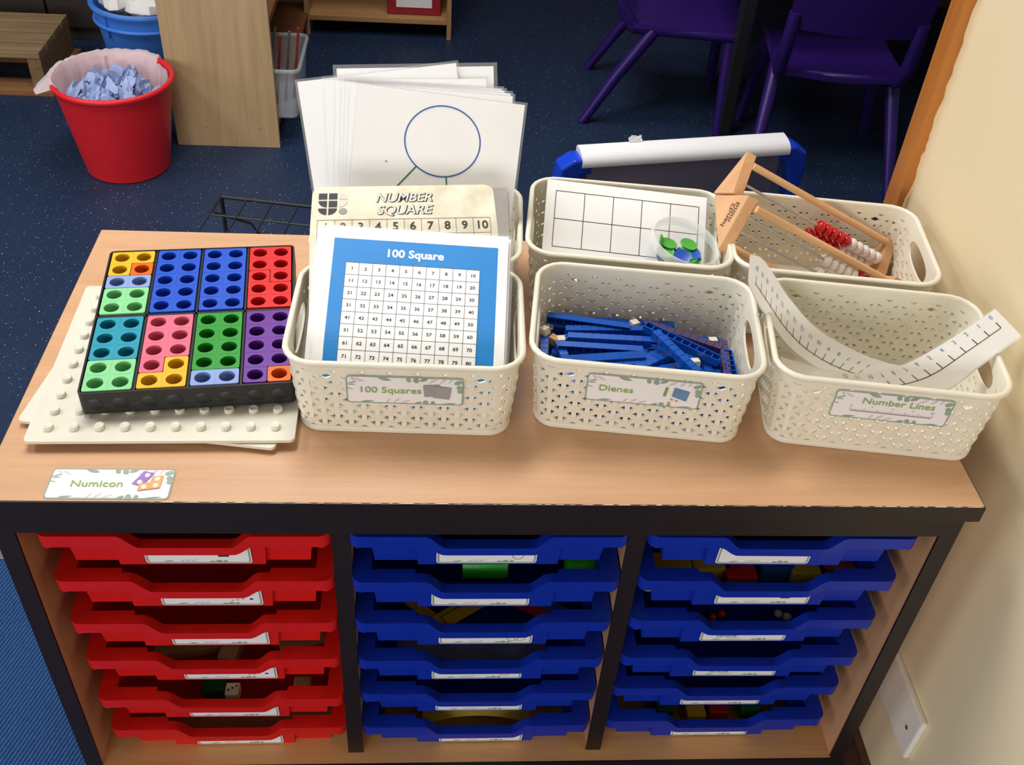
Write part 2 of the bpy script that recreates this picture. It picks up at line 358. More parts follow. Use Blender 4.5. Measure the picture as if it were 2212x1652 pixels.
# ------------------------------------------------------------------ the cabinet
XL, XR, D = -0.192, 0.871, 0.509
cab = thing('tray_cabinet', 'beech laminate classroom cabinet with dark edging and three columns of trays', 'cabinet', (0.34, 0.25, -H))
top = part('worktop', MB().box(XL, XR, 0.002, D, -0.022, 0.0), beech, cab, bevel=0.0006)
part('edge_band', MB().box(XL, XR, 0.0, 0.002, -0.0225, -0.0006), dark_edge, top)
part('edge_band', MB().box(XR, XR + 0.001, 0.0, D, -0.022, -0.0006), dark_edge, top)
part('edge_band', MB().box(XL - 0.001, XL, 0.0, D, -0.022, -0.0006), dark_edge, top)
# pale chips along the worn front edge
wm = mat('chipped_edge', 'e9cfae', 0.8)
chips = MB()
x = -0.02
while x < 0.85:
    l = random.uniform(0.004, 0.020); dd = random.uniform(0.0007, 0.0018)
    chips.add([(x, 0.0004, 0.00012), (x + l, 0.0004, 0.00012), (x + l * 0.8, dd, 0.00012), (x + l * 0.2, dd * 0.8, 0.00012)], [(0, 1, 2, 3)]); x += l + random.uniform(0.0005, 0.009)
part('edge_wear', chips, wm, top, kind='stuff')
ZB = -0.55
XS0, XS1 = -0.176, 0.850
for x0, x1, xi in ((XS0 - 0.02, XS0, 1), (XS1, XS1 + 0.02, -1)):
    p = part('side_panel', MB().box(x0, x1, 0.022, D - 0.005, ZB - 0.045, -0.022), beech_in, cab)
    part('edge_band', MB().box(x0 - 0.0008, x1 + 0.0008, 0.019, 0.022, ZB - 0.045, -0.0225), dark_edge, p)
for xc in (0.1685, 0.505):
    p = part('divider', MB().box(xc - 0.009, xc + 0.009, 0.037, D - 0.01, ZB, -0.022), beech_in, cab)
    part('edge_band', MB().box(xc - 0.0105, xc + 0.0105, 0.034, 0.037, ZB, -0.0225), dark_edge, p)
p = part('bottom_panel', MB().box(XS0, XS1, 0.018, D - 0.005, ZB - 0.02, ZB), wood('beech_floor', 'd09c66', 'c08c5a', 'x', 0.45, 5, 'b07f50'), cab)
part('edge_band', MB().box(XS0, XS1, 0.015, 0.018, ZB - 0.0205, ZB - 0.0004), dark_edge, p)
part('plinth', MB().box(XS0, XS1, 0.05, 0.066, ZB - 0.06, ZB - 0.02), dark_edge, cab)
part('top_rail', MB().box(XS0, XS1, 0.018, 0.036, -0.068, -0.022), dark_edge, cab)
part('back_panel', MB().box(XS0, XS1, D - 0.012, D - 0.006, ZB, -0.022), beech_in, cab)
for cx in (-0.14, 0.815):
    for cy in (0.07, 0.44):
        c = part('castor', MB().tube([(cx - 0.012, cy, -H + 0.025), (cx + 0.012, cy, -H + 0.025)], 0.025, 16), black_pl, cab, smooth=40)
        part('castor_fork', MB().box(cx - 0.016, cx + 0.016, cy - 0.012, cy + 0.012, -H + 0.045, ZB - 0.045 if abs(cx) > 9 else -0.594), steel, c)
TP = 0.082; TZ = -0.0776
COLX = (0.0, 0.336, 0.674)
ru = MB().box(-0.004, 0.004, 0.05, 0.46, -0.003, 0.003); rum = mesh('runner', ru, beech_in)
for c in range(3):
    for i in range(6):
        for s in (-1, 1):
            xx = COLX[c] + s * 0.1535
            inst('runner', rum, Matrix.Translation(Vector((xx, 0, TZ - TP * i - 0.0185)) - Vector((0.34, 0.25, -H))), cab)
# ------------------------------------------------------------------ trays
TWD, TDP = 0.313, 0.42
def dip(x):
    a = abs(x)
    if a <= 0.050: return -0.019
    if a >= 0.073: return 0.0
    t = (a - 0.050) / 0.023; return -0.019 * (1 - (3 * t * t - 2 * t ** 3))
def tray_meshes(m):
    hw = TWD / 2; ring = []      # outer outline, counter clockwise from front left
    fx = [-hw + 0.012, -0.12, -0.086, -0.085, -0.0775] + [-0.0775 + 0.005 * k for k in range(1, 31)] + [0.0775, 0.085, 0.086, 0.12, hw - 0.012]
    fx = sorted(set(round(v, 4) for v in fx))
    out = [(x, 0.0, 1) for x in fx]
    def arc(cx, cy, a0): return [(cx + 0.012 * math.cos(math.radians(a0 + 18 * k)), cy + 0.012 * math.sin(math.radians(a0 + 18 * k)), 0) for k in range(1, 5)]
    out += arc(hw - 0.012, 0.012, -90) + [(hw, 0.012, 0), (hw, 0.05, 0), (hw, TDP - 0.012, 0)] + arc(hw - 0.012, TDP - 0.012, 0) + [(hw - 0.012, TDP, 0), (-hw + 0.012, TDP, 0)]
    out += arc(-hw + 0.012, TDP - 0.012, 90) + [(-hw, TDP - 0.012, 0), (-hw, 0.05, 0), (-hw, 0.012, 0)] + arc(-hw + 0.012, 0.012, 180)
    def inner(x, y, fr):
        xi = max(-hw + 0.019, min(hw - 0.019, x))
        if fr: yi = 0.0100 if abs(x) < 0.0855 else 0.0165
        else: yi = max(0.0165, min(TDP - 0.02, y))
        return xi, yi
    n = len(out); rim = MB(); body = MB(); fl = MB()
    rows = [[], [], [], [], []]; b0 = []; b1 = []; b0i = []
    for x, y, fr in out:
        z = dip(x) if fr else 0.0
        xi, yi = inner(x, y, fr)
        rows[0].append(Vector((xi, yi, z - 0.002))); rows[1].append(Vector((xi, yi, z)))
        dx = 0.0015
        zl = z - (0.0165 + 0.28 * z); rows[2].append(Vector((x, y, z))); rows[3].append(Vector((x * 0.997, y + (0.0015 if fr else 0), zl))); rows[4].append(Vector((x * 0.985, y + 0.003 if y < 0.2 else y - 0.003, zl)))
        b0.append(Vector((xi, yi, z - 0.001))); b1.append(Vector((xi * 0.955, yi + (0.004 if fr or y < 0.06 else (-0.004 if y > 0.3 else 0)), -0.064)))
    V = [p for r in rows for p in r]; k = len(rows)
    rim.add(V, [(j * n + i, j * n + (i + 1) % n, (j + 1) * n + (i + 1) % n, (j + 1) * n + i) for j in range(k - 1) for i in range(n)])
    body.add(b0 + b1, [(i, (i + 1) % n, n + (i + 1) % n, n + i) for i in range(n)] + [tuple(range(n, 2 * n))[::-1]])
    return (mesh('rim', rim, m, smooth=35, merge=1e-6, solid=0.0016), mesh('body', body, m, smooth=30, merge=1e-6, solid=-0.0018))
def tray_card(parent, x0, wd, extra=None, lift=0.0):
    fn = lambda u, v, q: Vector((x0 + u, 0.0092 - q + 0.004 * (-0.02 - v) / 0.044, v))
    mb = MB().prism(rrect(-wd / 2, wd / 2, -0.0600 + lift, -0.025, 0.004, 3), 0.0, 0.0006, fn=fn)
    c = part('label_card', mb, card_w, parent, local=True, label='white card with sage border and leaf print')
    A = Art(); o = rrect(-wd / 2 + 0.0012, wd / 2 - 0.0012, -0.0590 + lift, -0.026, 0.0035, 3); i = rrect(-wd / 2 + 0.0032, wd / 2 - 0.0032, -0.0575 + lift, -0.028, 0.003, 3)
    A.ring('b', o, i); zb = -0.0548 + lift
    for k in range(3): A.leaf('m', -0.018 + 0.006 * k, zb, 0.008, 0.0028, 0.6)
    A.ell('l', 0.022, zb - 0.001, 0.0035, 0.0022, 0, 1); A.ell('l', 0.029, zb - 0.001, 0.0025, 0.0017, 0, 1.4); A.ell('l', 0.015, zb - 0.0015, 0.003, 0.0012, 0, 1.6); A.leaf('l', -0.034, zb - 0.001, 0.012, 0.002, 0.1)
    if extra: extra(A, zb)
    A.put(c, lambda u, v, q: fn(u, v, q + 0.0006), {'b': ('border', green_bd), 'l': ('leaf_print', leaf_a), 'm': ('leaf_print', leaf_b), 't': ('lettering', mat('dull_green_text', '7da07c', .6)), 'k': ('picture', ink), 'r': ('picture', mat('red_print', 'b03848', .6)), 'y': ('picture', mat('ochre_print', 'c59a4e', .6)), 'n': ('picture', blue_pl)}, local=True)
def ex_text(s): return lambda A, zb: A.text('t', s, -0.022, zb + 0.0066, 0.010, 0.0002, 0.1)
def ex_rings(A, zb):
    A.circ('k', 0.034, zb + 0.008, 0.007, 0.0006, 24); A.circ('k', 0.043, zb + 0.008, 0.007, 0.0006, 24)
def ex_red(A, zb): A.circ('r', 0.036, zb + 0.009, 0.006, 0.0008, 24)
def ex_dots(A, zb):
    for k, (a, b) in enumerate(((0.030, 0.006), (0.036, 0.008), (0.024, 0.005))): A.ell('y', a, zb + b, 0.0016, 0.0012)
    A.rect('n', 0.044, 0.048, zb + 0.006, zb + 0.009)
def ex_ink(A, zb): A.rect('k', 0.022, 0.034, zb + 0.0075, zb + 0.011)
TY = ((0.022, 0.026, 0.028, 0.033, 0.029, 0.036), (0.023, 0.025, 0.028, 0.031, 0.035, 0.036), (0.023, 0.027, 0.031, 0.033, 0.041, 0.042))
ORD = ('top', 'second', 'third', 'fourth', 'fifth', 'bottom')
cards = {(0, 0): (0.008, 0.118, ex_ink), (0, 1): (0.012, 0.118, ex_dots), (0, 2): (0.012, 0.118, None), (0, 3): (0.014, 0.118, ex_dots), (0, 4): (0.010, 0.118, None), (0, 5): (0.008, 0.118, None),
         (1, 0): (-0.002, 0.116, ex_red), (1, 1): (-0.006, 0.118, None), (1, 2): (0.004, 0.118, ex_rings), (1, 3): (-0.004, 0.118, ex_red), (1, 4): (0.002, 0.118, None), (1, 5): (0.008, 0.118, None),
         (2, 0): (-0.014, 0.112, None), (2, 1): (0.004, 0.118, ex_ink), (2, 2): (-0.002, 0.112, ex_text('Strings')), (2, 3): (0.004, 0.112, ex_text('Strings')), (2, 4): (0.002, 0.112, None), (2, 5): (0.002, 0.112, None)}
rr, rb = tray_meshes(red_pl); br, bb = tray_meshes(blue_pl)
TRAYS = {}
for c in range(3):
    for i in range(6):
        col = 'red' if c == 0 else 'blue'
        where = ('red column', 'middle column', 'blue column beside the wall')[c]
        if i in (0, 5): lab = f'shallow {col} plastic tray, {ORD[i]} one of the {where}'
        else: lab = f'shallow {col} plastic tray, {ORD[i]} from the top of the {where}'
        M = Matrix.Translation((COLX[c], TY[c][i], TZ - TP * i)) @ Matrix.Rotation(random.uniform(-0.006, 0.006), 4, 'Z')
        t = thing('storage_tray', lab, 'tray', M=M, group=('red trays' if c == 0 else 'blue trays') + ' in the cabinet')
        TRAYS[(c, i)] = M
        inst('rim', rr if c == 0 else br, Matrix(), t); inst('body', rb if c == 0 else bb, Matrix(), t)
        ORIG[t.name] = M
        tray_card(t, *cards[(c, i)], lift=0.0)
# ------------------------------------------------------------------ baskets
BW, BD, BH, BWB, BDB = 0.262, 0.193, 0.111, 0.234, 0.168
def basket_body():
    a1, b1, a0, b0 = BW / 2 - 0.0045, BD / 2 - 0.0045, BWB / 2, BDB / 2
    def dims(z):
        t = z / 0.105; return a0 + (a1 - a0) * t, b0 + (b1 - b0) * t, 0.024 + 0.008 * t
    ar, br_, rr_ = dims(0.05)
    sx, sy, sa = ar - rr_, br_ - rr_, PI / 2 * rr_
    LP = 4 * sx + 4 * sy + 4 * sa
    def pos(s, z, off):
        a, b, r = dims(z); s = (s + LP / 2) % LP - LP / 2; sg = 1 if s >= 0 else -1; q = abs(s)
        if q <= sx: x, y, nx, ny = q / sx * (a - r), -b, 0, -1
        elif q <= sx + sa:
            t = (q - sx) / sa * PI / 2; nx, ny = math.sin(t), -math.cos(t); x, y = a - r + r * nx, -(b - r) + r * ny
        elif q <= sx + sa + 2 * sy:
            t = (q - sx - sa) / (2 * sy); x, y, nx, ny = a, -(b - r) + t * 2 * (b - r), 1, 0
        elif q <= sx + 2 * sa + 2 * sy:
            t = (q - sx - sa - 2 * sy) / sa * PI / 2; nx, ny = math.cos(t), math.sin(t); x, y = a - r + r * nx, b - r + r * ny
        else:
            t = (q - sx - 2 * sa - 2 * sy) / sx; x, y, nx, ny = (1 - t) * (a - r), b, 0, 1
        return Vector(((x + nx * off) * sg, y + ny * off, z))
    NC = 27; pc = LP / NC; ZT = 0.101
    holes = []; rel = []
    shs = [sx + sa + sy, -(sx + sa + sy)]     # handle centres
    hl = [[(h + 0.042 * math.copysign(abs(math.cos(t)) ** 0.8, math.cos(t)), 0.0795 + 0.0128 * math.copysign(abs(math.sin(t)) ** 0.8, math.sin(t))) for t in [2 * PI * k / 28 for k in range(28)]] for h in shs]
    eyes = [sx - 0.012, -(sx - 0.012), LP / 2 - sx + 0.012, -(LP / 2 - sx + 0.012)]
    def free(s, z):
        if any(abs(s - h) < 0.051 and abs(z - 0.0795) < 0.0185 for h in shs): return False
        return not any(abs(s - e) < 0.011 and abs(z - 0.0850) < 0.007 for e in eyes)
    for j in range(9):
        z = 0.0155 + 0.0086 * j
        for i in range(-14, 15):
            c = (i + 0.5 * (j % 2)) * pc
            for sgn in (-1, 1):
                h = [(c + sgn * 0.0028, z - 0.0031), (c + sgn * 0.0028, z + 0.0027), (c + sgn * 0.0082, z + 0.0002)]
                if all(-LP / 2 < p[0] < LP / 2 for p in h) and free(h[2][0], z):
                    holes.append(h); rel.append((0.0011, -0.0004, -0.0005))
    for i in range(-14, 15):                # flat triangles under the rim and half ones over the base
        for zz, c, dz in ((0.0935, (i + 0.5) * pc, -0.0030), (0.0088, (i + 0.5) * pc, 0.0020)):
            h = [(c - 0.0046, zz), (c, zz + dz), (c + 0.0046, zz)]
            if all(-LP / 2 < p[0] < LP / 2 for p in h) and free(c, zz) : holes.append(h); rel.append((0, -0.0006, 0))
    for e in eyes: holes.append([(e - 0.0075, 0.0855), (e - 0.001, 0.0820), (e + 0.0075, 0.0855), (e + 0.001, 0.0890)]); rel.append((0, 0, 0, 0))
    for h in hl: holes.append(h); rel.append((0,) * len(h))
    vs = []; ed = []; off = []
    NS = 120
    bot = [(-LP / 2 + LP * k / NS, 0.0) for k in range(NS + 1)]; topl = [(-LP / 2 + LP * k / NS, ZT) for k in range(NS, -1, -1)]
    side_r = [(LP / 2, ZT * k / 12) for k in range(1, 12)]; side_l = [(-LP / 2, ZT * k / 12) for k in range(11, 0, -1)]
    loop = bot + side_r + topl + side_l
    vs += [Vector(p) for p in loop]; ed += [(i, (i + 1) % len(loop)) for i in range(len(loop))]; off += [0.0] * len(loop)
    for z in (0.006, 0.0985):
        for k in range(1, NS): vs.append(Vector((-LP / 2 + LP * (k + 0.5) / NS, z))); off.append(0.0)
    for h, r in zip(holes, rel):
        k = len(vs); vs += [Vector(p) for p in h]; off += list(r); ed += [(k + i, k + (i + 1) % len(h)) for i in range(len(h))]
    cv, ce, cf, ov, *_ = delaunay_2d_cdt(vs, ed, [], 0, 1e-7)
    offs = [off[o[0]] if o else 0.0 for o in ov]
    import collections
    bins = collections.defaultdict(list)
    for h in holes:
        for a in range(int((min(p[0] for p in h) + 1) / 0.01), int((max(p[0] for p in h) + 1) / 0.01) + 1): bins[a].append(h)
    fs = []
    for f in cf:
        x = sum(cv[i].x for i in f) / 3; y = sum(cv[i].y for i in f) / 3
        if not any(inpoly(x, y, h) for h in bins[int((x + 1) / 0.01)]): fs.append(tuple(f))
    n = len(cv); mb = MB()
    mb.v = [pos(min(max(p.x, -LP / 2 + 1e-9), LP / 2 - 1e-9), p.y, o) for p, o in zip(cv, offs)] + [pos(min(max(p.x, -LP / 2 + 1e-9), LP / 2 - 1e-9), p.y, o - 0.0024) for p, o in zip(cv, offs)]
    cnt = {}
    for f in fs:
        for i in range(3): cnt[(f[i], f[(i + 1) % 3])] = 1
    mb.f = list(fs) + [tuple(i + n for i in f[::-1]) for f in fs]
    for (a, b) in cnt:
        if (b, a) in cnt: continue
        if abs(abs(cv[a].x) - LP / 2) < 1e-5 and abs(abs(cv[b].x) - LP / 2) < 1e-5: continue
        mb.f.append((b, a, a + n, b + n))
    ring = [pos(-LP / 2 + LP * k / 60, 0.0, -0.001) for k in range(60)]
    for z in (0.001, 0.003): mb.add([p + Vector((0, 0, z)) for p in ring], [tuple(range(60))])
    rim = MB(); prof = [(-0.0020, 0.0995), (0.0, 0.1000), (0.0026, 0.1008), (0.0040, 0.1026), (0.0043, 0.1045), (0.0034, 0.1063), (0.0016, 0.1073), (-0.0006, 0.1073), (-0.0020, 0.1063), (-0.0024, 0.1040), (-0.0022, 0.1010)]
    R = 96; V = []
    for k in range(R):
        for o_, z in prof: q = pos(-LP / 2 + LP * k / R, min(z, 0.105), o_); q.z = z; V.append(q)
    m = len(prof)
    rim.add(V, [(k * m + j, ((k + 1) % R) * m + j, ((k + 1) % R) * m + (j + 1) % m, k * m + (j + 1) % m) for k in range(R) for j in range(m)])
    hr = MB()
    foot = MB(); fp = [(-0.001, 0.0002), (0.0008, 0.0004), (0.0013, 0.0015), (0.0013, 0.0062), (0.0006, 0.0072), (-0.001, 0.0074)]; V = []; m = len(fp)
    for k in range(R):
        for o_, z in fp: V.append(pos(-LP / 2 + LP * k / R, z, o_))
    foot.add(V, [(k * m + j, ((k + 1) % R) * m + j, ((k + 1) % R) * m + (j + 1) % m, k * m + (j + 1) % m) for k in range(R) for j in range(m)])
    return mesh('body', mb, cream, merge=1e-6, smooth=22), mesh('rim', rim, cream, smooth=80), mesh('foot_ring', foot, cream, smooth=40)
BASK = {'sq': (0.240, 0.192, -0.0266), 'di': (0.510, 0.193, -0.1195), 'nl': (0.778, 0.169, -0.1368), 'te': (0.517, 0.399, -0.1108), 'ab': (0.775, 0.375, -0.126), 'pb': (0.249, 0.392, -0.055)}
BLAB = {'sq': 'cream lattice basket holding the blue number sheets, with its name card', 'di': 'cream lattice basket of blue rods, with its own name card',
        'nl': 'cream lattice basket of curled number strips, with the Number Lines name card', 'te': 'cream lattice basket holding ten-square grid cards and a pot of counters',
        'ab': 'cream lattice basket with two wooden bead frames sticking out', 'pb': 'cream lattice basket stuffed with tall white laminated sheets'}
bbody, brim, bfoot = basket_body()
BT = {}
for k, (bx, by, ba) in BASK.items():
    t = thing('storage_basket', BLAB[k], 'basket', (bx, by, 0.0), ba, 'cream baskets on the cabinet')
    inst('body', bbody, Matrix(), t); inst('rim', brim, Matrix(), t); inst('foot_ring', bfoot, Matrix(), t); BT[k] = t
# name cards
def name_card(parent, fn, wd, ht, content, nm='label_card'):
    base = MB().prism(rrect(-wd / 2, wd / 2, -ht / 2, ht / 2, 0.004, 4), 0.0, 0.0007, fn=fn)
    loc = parent is not None
    c = part(nm, base, card_w, parent, local=True)
    A = card_art(wd, ht, content)
    A.put(c, lambda u, v, q: fn(u, v, q + 0.0007), CARDM, local=True)
def card_art(wd, ht, content):
    A = Art(); A.ring('b', rrect(-wd / 2, wd / 2, -ht / 2, ht / 2, 0.004, 4), rrect(-wd / 2 + 0.0016, wd / 2 - 0.0016, -ht / 2 + 0.0013, ht / 2 - 0.0013, 0.0032, 4))
    W2, H2 = wd / 2, ht / 2
    for (x, y, l, w_, r) in ((-W2 + 0.008, H2 - 0.005, 0.010, 0.0032, -1.0), (-W2 + 0.015, H2 - 0.006, 0.012, 0.003, -0.5), (W2 - 0.033, H2 - 0.005, 0.012, 0.003, 0.6), (W2 - 0.022, H2 - 0.0045, 0.011, 0.0032, 0.8), (W2 - 0.014, H2 - 0.004, 0.009, 0.0028, 1.0),
                            (-0.018, -H2 + 0.0045, 0.009, 0.0028, 0.9), (-0.009, -H2 + 0.005, 0.011, 0.003, 0.7), (0.001, -H2 + 0.004, 0.012, 0.0026, 0.4)): A.leaf('m', x, y, l, w_, r, 1.0 + 0.02 * len(A.d))
    for k, (x, y, l, w_, r) in enumerate(((-W2 + 0.0065, H2 - 0.010, 0.011, 0.0018, 0.3), (-W2 + 0.006, H2 - 0.013, 0.010, 0.0016, 0.05), (-W2 + 0.004, H2 - 0.019, 0.008, 0.0012, -0.3), (-0.022, H2 - 0.0032, 0.016, 0.005, -0.3), (-W2 + 0.022, -H2 + 0.0028, 0.015, 0.0024, 0.1), (W2 - 0.016, -H2 + 0.002, 0.018, 0.002, 0.1))): A.leaf('l', x, y, l, w_, r, 1.2 + 0.1 * k)
    for k, (x, y, a, b) in enumerate(((0.004, H2 - 0.0040, 0.0026, 0.0034), (0.012, H2 - 0.0045, 0.0031, 0.0038), (0.020, H2 - 0.0032, 0.0045, 0.0020), (0.022, -H2 + 0.003, 0.0030, 0.0034), (0.030, -H2 + 0.003, 0.0022, 0.0026), (0.014, -H2 + 0.0022, 0.0040, 0.0015), (W2 - 0.006, H2 - 0.006, 0.0045, 0.0028), (W2 - 0.0045, H2 - 0.0135, 0.003, 0.0036), (W2 - 0.004, H2 - 0.019, 0.0025, 0.003))): A.ell('l', x, y, a, b, 0.4, 2.0 + 0.1 * k, 12)
    content(A); return A
CARDM = {'b': ('border', green_bd), 'l': ('leaf_print', leaf_a), 'm': ('leaf_print', leaf_b), 't': ('lettering', green_txt), 'g': ('picture', mat('grid_grey', 'b6b0b0', .6)), 'k': ('picture', ink_g),
         'u': ('picture', mat('slate_blue_print', '6389ae', .6)), 'e': ('picture', mat('olive_print', '7f9a4c', .6)), 'o': ('picture', mat('tan_print', 'c9a26a', .6)), 'p': ('picture', mat('purple_print', '9a74b8', .6)), 'q': ('picture', mat('orange_print', 'f0a865', .6)), 'w': ('picture', paper), 'n': ('picture', mat('navy_print', '5a6aa0', .6)), 'r': ('picture', mat('rose_print', 'b07a88', .6))}
def rotp(pts, cx, cy, a): return [(cx + x * math.cos(a) - y * math.sin(a), cy + x * math.sin(a) + y * math.cos(a)) for x, y in pts]
def c_sq(A):
    A.text('t', '100 Squares', -0.016, 0.000, 0.0125, 0.00012, 0.0, 4, sx=1.1)
    for cx, cy, a, l in ((0.029, 0.0015, 0.08, 4), (0.040, -0.001, -0.12, 5)):
        s = 0.0088; A.poly('g', rotp([(-s, -s), (s, -s), (s, s), (-s, s)], cx, cy, a), l)
        for k in range(11):
            q = -s + 2 * s * k / 10
            for e in ((q, -s, q, s), (-s, q, s, q)):
                p1, p2 = rotp([(e[0], e[1]), (e[2], e[3])], cx, cy, a); A.line('k', p1, p2, 0.0002, l + 0.6)
def c_di(A):
    A.text('t', 'Dienes', -0.030, 0.000, 0.0125, 0.00012, 0.0, 4, sx=1.1)
    A.poly('e', rotp(rrect(-0.0016, 0.0016, -0.007, 0.007, 0.001), 0.024, 0.003, -0.10), 4)
    A.poly('u', [(0.0325, 0.0105), (0.050, 0.006), (0.048, -0.009), (0.0315, -0.003)], 4)
    for x, y in ((0.032, -0.008), (0.0375, -0.0095), (0.030, -0.013)): A.ell('o', x, y, 0.0018, 0.0014, 0, 4)
def c_nl(A):
    A.text('t', 'Number Lines', 0.006, 0.0075, 0.0125, 0.00012, 0.0, 4, sx=1.1)
    A.line('k', (-0.043, -0.0085), (0.046, -0.0085), 0.0006, 4)
    for k in range(31):
        x = -0.043 + 0.089 * k / 30; A.line('k', (x, -0.0085), (x, -0.0035 if k % 5 == 0 else -0.0055), 0.0004, 4.5)
    A.text('k', '0', -0.043, -0.0008, 0.0035, 0, 0, 4); A.text('r', '5', -0.0205, -0.0008, 0.0035, 0, 0, 4); A.text('g', '10', 0.0015, -0.0008, 0.0035, 0, 0, 4); A.text('o', '15', 0.024, -0.0008, 0.0035, 0, 0, 4); A.text('n', '20', 0.045, -0.0008, 0.0035, 0, 0, 4)
def front_fn(u0, z0, ht):
    # card lies on the sloping front wall of a basket
    def fn(u, v, q):
        z = z0 + v; b = BDB / 2 + (BD / 2 - 0.0045 - BDB / 2) * z / 0.105
        return Vector((u0 + u, -b - 0.0011 - q, z))
    return fn
name_card(BT['sq'], front_fn(0.0015, 0.069, 0.040), 0.1255, 0.0405, c_sq)
name_card(BT['di'], front_fn(-0.001, 0.0715, 0.040), 0.1255, 0.0405, c_di)
name_card(BT['nl'], front_fn(0.003, 0.0735, 0.040), 0.128, 0.0405, c_nl)
def c_nu(A):
    A.text('t', 'Numicon', -0.0135, -0.0008, 0.0125, 0.00012, 0.0, 4, sx=1.15)
    A.poly('p', [(0.0310, 0.0180), (0.0420, 0.0150), (0.0325, -0.0035), (0.0215, -0.0005)], 4); A.ell('w', 0.0352, 0.0118, 0.0026, 0.0029, 0, 5); A.ell('w', 0.0292, 0.0020, 0.0026, 0.0029, 0, 5)
    A.poly('q', [(0.0410, 0.0100), (0.0520, 0.0118), (0.0515, -0.0062), (0.0292, -0.0105), (0.0295, 0.0), (0.0400, 0.0015)], 6)
    for x, y in ((0.0466, 0.0062), (0.0464, -0.0028), (0.0350, -0.0052)): A.ell('w', x, y, 0.0026, 0.0029, 0, 7)
pc_ = un(93, 1078, z=0.0); 
nc = thing('name_card', 'white name card picturing purple and orange shapes, lying on the worktop edge', 'card', (-0.0635, 0.0255, 0.0), 0.0)
fn = lambda u, v, q: Vector((u, v, q + 0.0003))
part('card', MB().prism(rrect(-0.063, 0.063, -0.0215, 0.0215, 0.004, 4), 0.0, 0.0006, fn=fn), card_w, nc, local=True)
card_art(0.126, 0.043, c_nu).put(nc, lambda u, v, q: fn(u, v, q + 0.0006), CARDM, local=True)
# ------------------------------------------------------------------ number sheets in the first basket
def smooth_profile(P, n=40):
    # Catmull-Rom through (y, z) points, returns evenly spaced points by arc length
    Q = []
    for i in range(len(P) - 1):
        p0, p1, p2, p3 = P[max(i - 1, 0)], P[i], P[i + 1], P[min(i + 2, len(P) - 1)]
        for k in range(24):
            t = k / 24; Q.append(tuple(0.5 * (2 * p1[a] + (p2[a] - p0[a]) * t + (2 * p0[a] - 5 * p1[a] + 4 * p2[a] - p3[a]) * t * t + (3 * p1[a] - p0[a] - 3 * p2[a] + p3[a]) * t ** 3) for a in (0, 1)))
    Q.append(P[-1]); S = [0.0]
    for a, b in zip(Q, Q[1:]): S.append(S[-1] + math.hypot(b[0] - a[0], b[1] - a[1]))
    def at(s):
        if s <= 0: i = 0
        else:
            i = 0
            while i < len(S) - 2 and S[i + 1] < s: i += 1
        t = (s - S[i]) / (S[i + 1] - S[i]); y = Q[i][0] + (Q[i + 1][0] - Q[i][0]) * t; z = Q[i][1] + (Q[i + 1][1] - Q[i][1]) * t
        l = S[i + 1] - S[i]; return y, z, (Q[i + 1][0] - Q[i][0]) / l, (Q[i + 1][1] - Q[i][1]) / l
    return at, S[-1]
PROF = [(0.1195, 0.006), (0.1205, 0.035), (0.131, 0.065), (0.153, 0.0865), (0.195, 0.1103), (0.239, 0.1350), (0.279, 0.1573)]
at0, LS = smooth_profile(PROF)
def sheet_fn(x0, skew, back, dv=0.0):
    # u across the page, v measured down from the top edge; 'skew' turns the page in its own plane, 'back' pushes it behind the front page
    def fn(u, v, q):
        s = LS + v + dv - skew * u
        y, z, ty, tz = at0(s); o = q - back
        return Vector((x0 + u + skew * v, y - tz * o, z + ty * o))
    return fn
def page(name, label, cat, group, fn, wd, L, m, filmb=0.003, art=None, names=None, th=0.0004):
    mb = MB(); NU, NV = 4, 24
    for q in (0.0, th): mb.grid(lambda a, b: fn(-wd / 2 + wd * a, -L + L * b, q), NU, NV)
    n = (NU + 1) * (NV + 1); per = [i for i in range(NU)] + [j * (NU + 1) + NU for j in range(NV)] + [NV * (NU + 1) + i for i in range(NU, 0, -1)] + [j * (NU + 1) for j in range(NV, 0, -1)]
    mb.f += [(per[i], per[(i + 1) % len(per)], per[(i + 1) % len(per)] + n, per[i] + n) for i in range(len(per))]
    c = fn(0, -L, 0)
    t = thing(name, label, cat, c, 0.0, group)
    part('paper', mb, m, t, smooth=40)
    if filmb:
        g = MB(); g.grid(lambda a, b: fn(-wd / 2 - filmb + (wd + 2 * filmb) * a, -L + (L + filmb) * b, th * 0.5), NU, NV); part('laminate_film', g, film, t, smooth=40)
    if art: art.put(t, lambda u, v, q: fn(u, v, th + q), names, eps=0.00012)
    return t
def art_100():
    A = Art(); W2 = 0.105
    A.rect('bl', -0.093, 0.0935, -LS + 0.022, -0.0155, 1, 30)
    c = 0.01512; gx0, gy0 = -0.0775, -0.0455
    A.rect('wh', gx0, gx0 + 10 * c, gy0 - 10 * c, gy0, 2, 20)
    A.text('ti', '100 Square', -0.001, -0.0315, 0.0135, 0.0004, 0.0, 2, sx=1.08)
    for k in range(11):
        A.line('ln', (gx0 + k * c, gy0), (gx0 + k * c, gy0 - 10 * c), 0.00055, 3, 20); A.line('ln', (gx0, gy0 - k * c), (gx0 + 10 * c, gy0 - k * c), 0.00055, 3)
    for r in range(10):
        for q in range(10): A.text('nu', str(r * 10 + q + 1), gx0 + (q + 0.5) * c, gy0 - (r + 0.5) * c, 0.0056, 0.00012, 0.0, 3, sx=1.12)
    return A
N100 = {'bl': ('blue_print', blue_print), 'wh': ('grid_print', paper), 'ti': ('title', paper), 'ln': ('grid_lines', ink_g), 'nu': ('numbers', ink)}
SK = 0.045; XC = 0.2485
